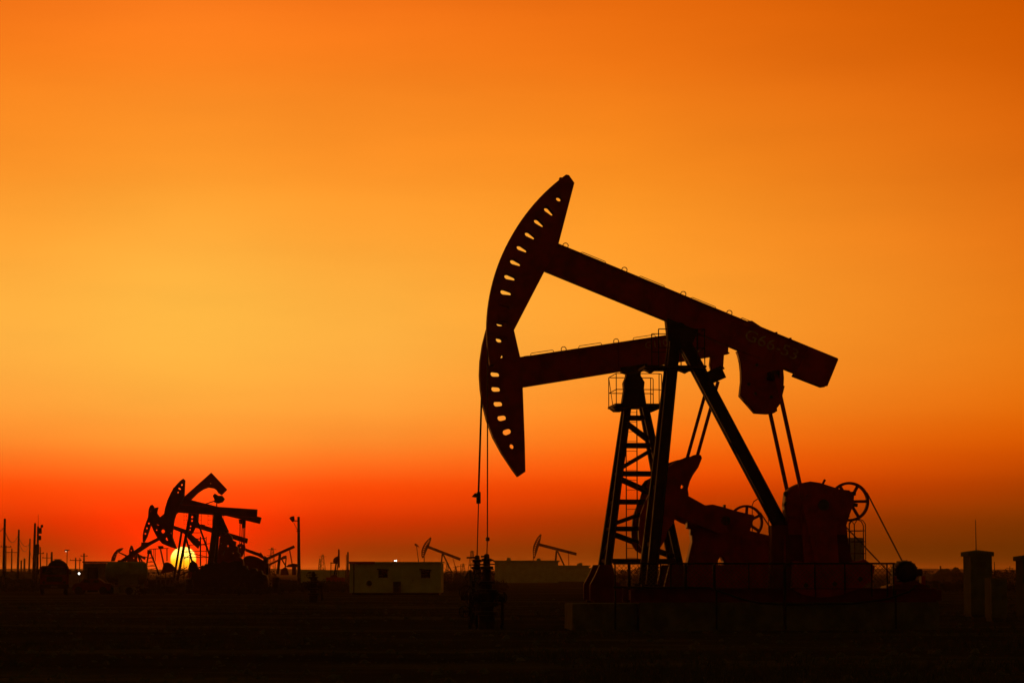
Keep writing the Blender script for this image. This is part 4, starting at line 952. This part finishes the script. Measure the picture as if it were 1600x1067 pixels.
box('saddle', (-.5, 1.2, .3), (.2, 1.2, .9), CON, R.e); box('saddle', (1.3, 1.2, .3), (.2, 1.2, .9), CON, R.e)
lathe('manhole', [(.2, 0), (.2, .14), (.05, .16)], STL, R.e, (.2, 1.2, zc_ + r_ - .04), 14)
R = Rig('equipment_box', 200, 200, -8); tag(R.e, 'pale steel equipment box below the hooked head pumpjack', 'box')
m_ = 200 / FPX; box('box_body', (-.2, .8, hz(897.5, 200) / 2), (1.1, 1.5, hz(897.5, 200)), OLV, R.e, .02); box('box_lid', (-.2, .8, hz(897.3, 200)), (1.16, 1.56, .06), OLV, R.e); box('hatch', (-.2, .03, .75), (.5, .04, .7), OLV, R.e)
R = Rig('equipment_box', 215, 208, 4); tag(R.e, 'taller pale steel box right of the horizontal tank', 'box')
box('box_body', (.05, .8, hz(891, 208) / 2), (.68, 1.5, hz(891, 208)), OLV, R.e, .02); box('box_lid', (.05, .8, hz(890.8, 208)), (.74, 1.56, .05), OLV, R.e); box('hatch', (.05, .03, .9), (.4, .04, .9), OLV, R.e)
R = Rig('parked_car', 142, 197, 0); tag(R.e, 'low dark red car parked before the shed', 'car')
bd = plate('body', [(-1.3, .3), (-1.28, .62), (-1.1, .78), (-.75, .82), (-.45, 1.1), (.5, 1.12), (.9, .82), (1.35, .76), (1.42, .55), (1.4, .3)], -.1, 1.4, DRD, R.e)
for w0, w1 in ((-.62, -.02), (.04, .62)): plate('side_window', [(w0 + .1, .84), (w0 + .22, 1.04), (w1 - .05, 1.05), (w1, .84)], -.115, -.09, DRK, bd)
for x in (-.85, .9):
    for y in (-.02, 1.3): wh = lathe('wheel', [(.1, -.1), (.28, -.09), (.3, 0), (.28, .09), (.1, .1)], TYR, R.e, (x, y, .28), 18, 'y')
R = Rig('crate_trailer', 182, 197, 0); tag(R.e, 'low flat trailer with a pale box, in front of the tank', 'trailer')
box('deck', (.35, .8, .62), (2.4, 1.5, .08), STL, R.e); bar('drawbar', (1.5, .8, .6), (2.4, .8, .42), .07, .07, STL, R.e); box('tool_box', (.0, .2, .34), (.36, .5, .46), OLV, R.e)
for x in (-.4, .9): lathe('wheel', [(.1, -.08), (.26, -.07), (.28, 0), (.26, .07), (.1, .08)], TYR, R.e, (x, .05, .26), 16, 'y')

# ================================================================== POLES, LAMPS, WIRES
def pole(px, D, ytop, label, r=.11, arms=(), lean=0.0, name='utility_pole', cat='pole', grp='utility poles on the left'):
    R = Rig(name, px, D, 12); tag(R.e, label, cat, grp); T = hz(ytop, D)
    tube('pole_shaft', [(0, 0, -.2), (lean, 0, T)], [r, r * .68], WOD, R.e, 10)
    for f, w in arms:
        z_ = T - f; a_ = bar('cross_arm', (lean - w, 0, z_), (lean + w, 0, z_), .1, .1, WOD, R.e)
        for x in (-w * .85, 0, w * .85): lathe('insulator', [(.03, .05), (.06, .07), (.06, .16), (.03, .18)], STL, a_, (lean + x, 0, z_), 8)
    return R, T
Rp1, T1 = pole(5.4, 229, 810, 'tallest wooden pole at the left edge of the picture', .14, (), .05)
Rp2, T2 = pole(27.5, 288, 827, 'second wooden pole from the left, wires on both sides', .14, (), .07)
Rp3, T3 = pole(45, 366, 841, 'third wooden pole from the left, end of the sagging wires', .13, (), .1)
Rp4, T4 = pole(52, 250, 817, 'thick wooden pole standing against the transformer pole', .14, (), .1)
pole(9, 420, 852, 'thin far pole just right of the tallest pole', .1, ((.2, .8),))
pole(18, 450, 857, 'far pole with crossarm between the first two wooden poles', .14, ((.6, 1.2),))
pole(64, 380, 854, 'leaning pole just left of the truck tank', .12, ((.9, .5),), -.15)
pole(73, 420, 863, 'short far pole above the truck cab', .11, ((.8, .7),))
pole(80.5, 430, 862, 'thick short far pole above the truck tank', .22)
pole(118, 420, 871, 'far crossarm pole over the lit lamp', .14, ((.4, .9),))
pole(124.5, 520, 871, 'slender far pole right of the crossarm pole', .1)
pole(131, 480, 864, 'far pole at the left corner of the shed', .2, ((.5, .6),))
pole(38, 520, 872, 'far paired stub pole behind the sagging wires', .25)
pole(33, 520, 875, 'far low stub pole left of the paired one', .2)
for px_, D_, yt_, lb_ in ((1476, 640, 888, 'thin far pole on the mound right of the tiny pumpjack'), (1497, 700, 887, 'thin far pole left of the tall cabinet'), (1578, 600, 884, 'far pole between the short cabinet and the edge cabinet'), (1452, 560, 890, 'short far post beside the squat derrick'), (720, 620, 881, 'far pole left of the lever wellhead'), (690, 700, 884, 'far thin pole at the right end of the cabin')):
    pole(px_, D_, yt_, lb_, .12, ((.5, .8),), 0, grp='far poles on the skyline')
# transformer pole
R, T = pole(58, 245, 822, 'transformer pole with stacked boxes and thin mast left of the truck', .13, (), .03)
for y, w, h in ((829, .34, .5), (840, .26, .4), (858, .5, .9)):
    p = hz(y, 245); box('transformer_box', (.18 if y < 850 else -.1, 0, p), (w, .35, h), STL, R.e, .02)
bar('bracket_arm', (.1, 0, hz(827, 245)), (.36, 0, hz(823, 245)), .08, .08, STL, R.e); lathe('siren', [(.05, 0), (.12, .05), (.1, .25)], STL, R.e, (.36, 0, hz(824, 245)), 12)
tube('lightning_mast', [(.03, 0, T - .2), (.03, 0, hz(803, 245))], [.03, .012], STL, R.e, 6)
for dx in (-.25,): tube('pole_shaft', [(dx, .1, -.2), (dx + .1, .1, hz(850, 245))], .09, WOD, R.e, 8)
def wire(name, a, b_, sag, label, r=.03):
    pts = [a.lerp(b_, i / 16) + Vector((0, 0, -sag * 4 * (i / 16) * (1 - i / 16))) for i in range(17)]
    o = tube(name, pts, r, CBL, None, 5); tag(o, label, 'wire', 'overhead wires'); return o
def topat(R, T, f): return R.e.location + Vector((0, 0, T - f))
wire('overhead_wire', topat(Rp1, T1, .75), topat(Rp2, T2, .55), 1.0, 'sagging wire between the first and second wooden poles')
wire('overhead_wire', topat(Rp2, T2, .6), topat(Rp3, T3, .7), .7, 'upper sagging wire between the second and third poles')
wire('overhead_wire', topat(Rp2, T2, .95), topat(Rp3, T3, .75), 1.15, 'lower sagging wire between the second and third poles')
wire('overhead_wire', topat(Rp3, T3, .75), topat(Rp4, T4, 3.2), .5, 'wire from the third pole to the thick transformer-side pole')
wire('overhead_wire', Vector((gx(-30, 200), 200, hz(826, 200))), topat(Rp1, T1, .7), .5, 'wire running off the left edge from the tallest pole')
# flood lamp post
R = Rig('lamp_post', 467.5, 250, 0); tag(R.e, 'concrete lamp post with one floodlight on a short arm', 'lamp post')
T = hz(807, 250); m_ = 250 / FPX
tube('post', [(0, 0, -.2), (-1.5 * m_, 0, T)], [.17, .11], CON, R.e, 12)
ar = bar('arm', (-1.5 * m_, 0, hz(813.5, 250)), (-9 * m_, 0, hz(813.5, 250)), .09, .09, STL, R.e); bar('arm_stay', (-2 * m_, 0, hz(830, 250)), (-9 * m_, 0, hz(816, 250)), .04, .04, STL, R.e)
plate('floodlight', [((x - 467.5) * m_, hz(y, 250)) for x, y in ((452, 809.5), (454, 807), (459, 806), (459.5, 813), (457, 815.5), (454.5, 813))], -.3, .3, BLK, R.e)
lathe('collar', [(.19, 0), (.19, .08)], STL, R.e, (-.1, 0, hz(830, 250)), 10)
# lit lamps
R = Rig('yard_lamp', 104.5, 330, 0); tag(R.e, 'thin yard lamp with small glowing head above the truck', 'lamp'); T = hz(859, 330)
tube('post', [(0, 0, -.2), (0, 0, T)], .05, STL, R.e, 6); plate('lamp_hood', [(-.35, T - .12), (-.2, T + .06), (.36, T + .02), (.1, T - .08)], -.2, .2, STL, R.e)
lathe('bulb', [(.02, -.07), (.05, -.04), (.065, 0), (.05, .04), (.02, .07)], LMQ, R.e, (-.14, 0, T - .15), 12)
R = Rig('work_lamp', 123.6, 230, 0); tag(R.e, 'white work lamp shining between the truck and the shed', 'lamp'); T = hz(895.8, 230)
tube('post', [(0, .1, -.2), (0, .1, T + .15)], .045, STL, R.e, 8); box('lamp_housing', (0, .06, T), (.3, .14, .3), STL, R.e)
lathe('bulb', [(.02, -.05), (.05, -.045), (.072, -.02), (.075, 0)], LMP, R.e, (0, -.01, T), 16, 'y', True)
R = Rig('roof_lamp', 618, 420, 0); tag(R.e, 'bright lamp just above the roof of the cream cabin', 'lamp'); T = hz(875.8, 420)
tube('post', [(0, .1, -.2), (0, .1, T)], .06, STL, R.e, 8); box('lamp_housing', (0, .1, T + .03), (.5, .2, .24), STL, R.e); box('bulb', (0, -.03, T), (.34, .05, .11), LMP, R.e, .02)
R = Rig('wind_flag', 658, 420, 0); tag(R.e, 'small red wind flag on a leaning pole behind the cabin', 'flag'); m_ = 420 / FPX
tube('pole_shaft', [(.02, 0, -.2), (-7.5 * m_, 0, hz(850, 420)), (-10 * m_, 0, hz(849, 420))], .06, STL, R.e, 6)
plate('flag_cloth', [((x - 658) * m_, hz(y, 420)) for x, y in ((647.5, 850), (649.5, 848.8), (652, 850.5), (655.5, 854.5), (651, 853.5), (648, 852))], -.06, .06, RED, R.e)
# mid poles beside the cabin
pole(543.5, 330, 862, 'slim pole with side bracket just left of the cream cabin', .14, (), 0, grp='poles by the cabin')
pole(541.0, 345, 866, 'thin stub pole touching the left end of the cream cabin', .06, (), 0, grp='poles by the cabin')
R = Rig('pipe_rail', 536, 330, 0); tag(R.e, 'low horizontal pipe rail left of the cabin', 'pipe'); bar('rail_pipe', (-.6, 0, hz(891, 330)), (.9, 0, hz(891, 330)), .08, .08, STL, R.e)
for x in (-.5, .3, .8): bar('rail_post', (x, 0, -.1), (x, 0, hz(891, 330)), .06, .06, STL, R.e)
# lattice pylons and masts on the horizon
def pylon(px, D, ytop, w, arms, label, name='pylon', cat='pylon'):
    R = Rig(name, px, D, 20); tag(R.e, label, cat, 'pylons on the horizon'); T = hz(ytop, D); n = 7
    for sx_ in (-1, 1):
        for sy in (-1, 1): bar('corner_leg', (sx_ * w, sy * w, -.3), (sx_ * w * .18, sy * w * .18, T), .16, .16, STL, R.e)
    for i in range(n):
        f0, f1 = i / n, (i + 1) / n; a, b_ = w * (1 - .82 * f0), w * (1 - .82 * f1); s_ = 1 if i % 2 else -1
        for sy in (-1, 1): bar('lattice_bar', (-s_ * a, sy * a, T * f0), (s_ * b_, sy * b_, T * f1), .1, .1, STL, R.e)
    for f, l in arms: bar('cross_arm', (-l, 0, T * f), (l, 0, T * f), .18, .18, STL, R.e)
pylon(425, 1100, 855, 1.6, ((.93, 1.6), (.72, 2.2)), 'lattice pylon showing between the far beams and the lamp post')
pylon(737.5, 900, 860, 1.3, ((.96, .8),), 'lattice mast left of the wellheads')
pylon(504, 1300, 866, 1.5, ((.9, 1.8),), 'lattice mast above the isolated wellhead')
pylon(499.5, 1250, 872, .8, (), 'slim lattice mast left of the twin mast')
pylon(724, 1400, 880, 1.1, ((.9, 1.6),), 'small far pylon left of the lattice mast')
pylon(699, 1300, 878, .9, ((.9, 1.2),), 'small far pylon right of the cabin')
pylon(1489, 1300, 889, .9, ((.9, 1.5),), 'small far pylon left of the tall cabinet')
pylon(1445, 620, 891.5, 1.3, ((.97, 2.2),), 'squat far derrick right of the motor box', 'derrick', 'derrick')
pylon(1582, 1100, 889, .8, ((.9, 1.2),), 'small far pylon between the cabinets at the right edge')
pylon(712, 1200, 884, .7, ((.9, 1.2),), 'faint far pylon left of the wellheads')
# ================================================================== BUILDINGS AND TANK FAR OFF
def building(xa, xb, ytop, D, label, m=CRM, wins=0, dep=10, parapets=()):
    R = Rig('low_building', (xa + xb) / 2, D, 0); tag(R.e, label, 'building', 'far low buildings'); m_ = D / FPX; w = (xb - xa) * m_; T = hz(ytop, D)
    wl_ = box('wall', (0, dep / 2, T / 2 - .1), (w, dep, T + .2), m, R.e); rf = box('roof', (0, dep / 2, T + .08), (w + .5, dep + .5, .2), m, R.e)
    for i in range(wins):
        x = -w / 2 + w * (i + .5) / wins; wn = box('window', (x, -.02, T * .55), (w / wins * .45, .06, T * .25), DRK, R.e); box('sill', (x, -.06, T * .42), (w / wins * .5, .1, .1), m, wn)
    for px_, h_ in parapets: box('vent', ((px_ - (xa + xb) / 2) * m_, dep / 2, T + .2 + h_ / 2), (.6, .6, h_), m, rf)
building(773, 872, 877, 420, 'long low building behind the lone far pumpjack', CRM, 0, 10, ((795, .4), (842, .3)))
building(869, 920, 884.5, 470, 'lower pale building right of the long one, vents on its roof', CRM, 0, 8, ((905, .3), (908, .4)))
building(905, 960, 888.5, 500, 'lowest pale building behind the ladder tower foot', CRM, 0, 8)
building(1487, 1506, 895.5, 600, 'small pale hut beside the earth mound at right', CRM, 1, 6)
R = Rig('storage_tank', 1336, 330, 0); tag(R.e, 'upright pale tank seen through the hooped cage', 'tank'); m_ = 330 / FPX; T = hz(840, 330)
lathe('tank_shell', [(16 * m_, -.2), (16.5 * m_, T - .1), (16.7 * m_, T - .05), (16.7 * m_, T)], GAL, R.e, (0, 1.3, 0), 40, 'z', False)
lathe('tank_roof', [(16.4 * m_, T + .005), (.3, T + .06), (.1, T + .07)], GAL, R.e, (0, 1.3, 0), 40)
# long brick perimeter walls
def wall(x0, D0, x1, D1, h, label, m=BRK):
    a, b_ = Vector((gx(x0, D0), D0, 0)), Vector((gx(x1, D1), D1, 0)); d = b_ - a
    e = bpy.data.objects.new('perimeter_wall', None); COL.objects.link(e); e.location = a; e.rotation_euler = (0, 0, math.atan2(d.y, d.x)); tag(e, label, 'wall', 'perimeter walls')
    n = max(2, int(d.length / 4)); l = d.length / n
    for i in range(n):
        hh = h + random.uniform(-.03, .03)
        box('wall_panel', (l * (i + .5), 0, hh / 2 - .15), (l - .3, .2, hh + .3), m, e); box('wall_pier', (l * i, 0, h / 2), (.3, .34, h + .3), m, e)
wall(-60, 300, 62, 300, 1.65, 'brick perimeter wall behind the left poles')
wall(106, 310, 132, 310, 1.75, 'short brick wall between the truck and the shed')
wall(466, 420, 545, 420, 1.9, 'pale perimeter wall left of the cream cabin', CRM)
wall(690, 520, 775, 520, 1.4, 'low brick wall behind the wellheads')
wall(1400, 560, 1700, 560, 1.2, 'far low wall behind the cabinets')
# earth mound at right, and distant rises
def mound(name, x0, x1, D, yt, dep):
    m_ = D / FPX; w = (x1 - x0) * m_; X = gx((x0 + x1) / 2, D); T = hz(yt, D); bm = bmesh.new(); nx_, ny_ = 40, 12; g = []
    for j in range(ny_ + 1):
        row = []
        for i in range(nx_ + 1):
            u_, v_ = i / nx_ * 2 - 1, j / ny_ * 2 - 1; k = max(0, 1 - u_ ** 4) * max(0, 1 - v_ * v_)
            z_ = T * k * (.75 + .45 * noise.noise((u_ * 4 + x0, v_ * 2, 3))) - .3 * (1 - k) - .05
            row.append(bm.verts.new((X + u_ * w / 2, D + v_ * dep / 2, z_)))
        g.append(row)
    for j in range(ny_):
        for i in range(nx_): bm.faces.new((g[j][i], g[j][i + 1], g[j + 1][i + 1], g[j + 1][i]))
    o = bmo(name, bm, SOIL, None, True); o['kind'] = 'structure'; return o
mound('earth_mound', 1452, 1516, 540, 884, 14)
mound('earth_mound', 700, 780, 300, 889, 10)
mound('earth_mound', -80, 70, 240, 897, 10)
mound('earth_mound', 1380, 1480, 260, 903, 8)
mound('terrain', -900, 700, 2600, 886, 300); mound('terrain', 500, 2600, 2900, 887.5, 300)

# ================================================================== loose stuff on the ground
def stuff(name, label, m, n, maker):
    V, Fc = [], []
    for _ in range(n): maker(V, Fc)
    me = bpy.data.meshes.new(name); me.from_pydata(V, [], Fc); o = link(name, me, m); o['kind'] = 'stuff'; o['label'] = label; return o
def spot():
    y = 38 + 130 * random.random() ** 1.5; x = random.uniform(-.22, .22) * y
    return x, y
def tuft(V, Fc):
    for _t in range(30):
        x, y = spot()
        if noise.noise((x * .12, y * .12, 20)) > .05: break
    if -4.5 < x < 13 and 77 < y < 92: return
    z = gz(x, y)
    for _ in range(random.randint(5, 9)):
        a = random.uniform(0, 6.28); h = random.uniform(.05, .20); l = random.uniform(.03, .14); w = .006
        bx, by = x + random.uniform(-.07, .07), y + random.uniform(-.07, .07); i = len(V)
        V.extend([(bx - w, by, z - .01), (bx + w, by, z - .01), (bx + math.cos(a) * l, by + math.sin(a) * l, z + h)]); Fc.append((i, i + 1, i + 2))
def stone(V, Fc):
    x, y = spot(); z = gz(x, y); s = random.choice((.02, .03, .03, .05, .09)) * random.uniform(.7, 1.4)
    if -4.5 < x < 13 and 77 < y < 92: return
    i = len(V); R_ = [random.uniform(.7, 1.3) for _ in range(8)]
    for k, (a, b_, c_) in enumerate(((1, 0, 0), (.3, .95, 0), (-.8, .6, 0), (-.8, -.6, 0), (.3, -.95, 0), (.4, .2, .7), (-.4, .3, .6), (0, -.4, .75))):
        V.append((x + a * s * R_[k], y + b_ * s * R_[k], z - .01 + c_ * s * R_[k]))
    for f in ((0, 1, 5), (1, 2, 6), (1, 6, 5), (2, 3, 6), (3, 4, 7), (3, 7, 6), (4, 0, 7), (0, 5, 7), (5, 6, 7)): Fc.append(tuple(i + q for q in f))
def scrub(V, Fc):
    px_ = random.choice((random.uniform(205, 470), random.uniform(205, 470), random.uniform(-10, 60), random.uniform(690, 790), random.uniform(1400, 1620), random.uniform(470, 545))); y = random.uniform(192, 290) if 205 < px_ < 440 else random.uniform(222, 300); x = gx(px_, y)
    R_ = random.uniform(.25, .75) * (1.0 if noise.noise((x * .4, y * .3, 2)) > -.1 else .5)
    for _ in range(26):
        a = random.uniform(0, 6.28); e = random.random(); r_ = R_ * random.uniform(.3, 1); c_ = Vector((x + math.cos(a) * r_ * (1 - e * .5), y + math.sin(a) * r_ * .7, e * R_ * 1.1))
        d = Vector((random.uniform(-1, 1), random.uniform(-.5, .5), random.uniform(-.2, 1))).normalized() * random.uniform(.10, .24); w = Vector((d.z, 0, -d.x)) * .3; i = len(V)
        V.extend([tuple(c_ - w), tuple(c_ + w), tuple(c_ + d)]); Fc.append((i, i + 1, i + 2))
def scrub_far(V, Fc):
    px_ = random.uniform(-20, 1620); y = random.uniform(420, 640); x = gx(px_, y); n_ = noise.noise((px_ * .012, 3.3, 0))
    if n_ < -.12: return
    R_ = random.uniform(.5, 1.5) * (1 + n_)
    for _ in range(30):
        a = random.uniform(0, 6.28); e = random.random(); r_ = R_ * random.uniform(.3, 1.2); c_ = Vector((x + math.cos(a) * r_ * (1 - e * .5), y + math.sin(a) * r_ * .7, e * R_ * 1.2))
        d = Vector((random.uniform(-1, 1), random.uniform(-.5, .5), random.uniform(-.2, 1))).normalized() * random.uniform(.25, .5); w = Vector((d.z, 0, -d.x)) * .35; i = len(V)
        V.extend([tuple(c_ - w), tuple(c_ + w), tuple(c_ + d)]); Fc.append((i, i + 1, i + 2))
SCR = mat('dark_scrub', (.035, .03, .014), .9, scale=1, bump=0)
stuff('scrub', 'low dark scrub at the feet of the distant machines', SCR, 900, scrub)
stuff('far_scrub', 'ragged line of bushes along the horizon', SCR, 520, scrub_far)
stuff('dry_grass', 'sparse dry grass tufts on the bare earth', GRS, 5200, tuft)
stuff('gravel', 'scattered clods and stones on the bare earth', STN, 4200, stone)

# ================================================================== HAZE: dusty evening air over the field
hm = bpy.data.materials.new('dusty_air'); hm.use_nodes = True; t = hm.node_tree
t.nodes.remove(t.nodes['Principled BSDF'])
pvn = t.nodes.new('ShaderNodeVolumePrincipled'); pvn.inputs['Color'].default_value = (1.0, .62, .36, 1); pvn.inputs['Density'].default_value = .00008; pvn.inputs['Anisotropy'].default_value = .8
t.links.new(pvn.outputs[0], t.nodes['Material Output'].inputs['Volume'])
hzb = box('haze', (0, 4300, 9), (10100, 9600, 22), hm); hzb['kind'] = 'stuff'; hzb['label'] = 'thin dusty evening haze over the whole field'
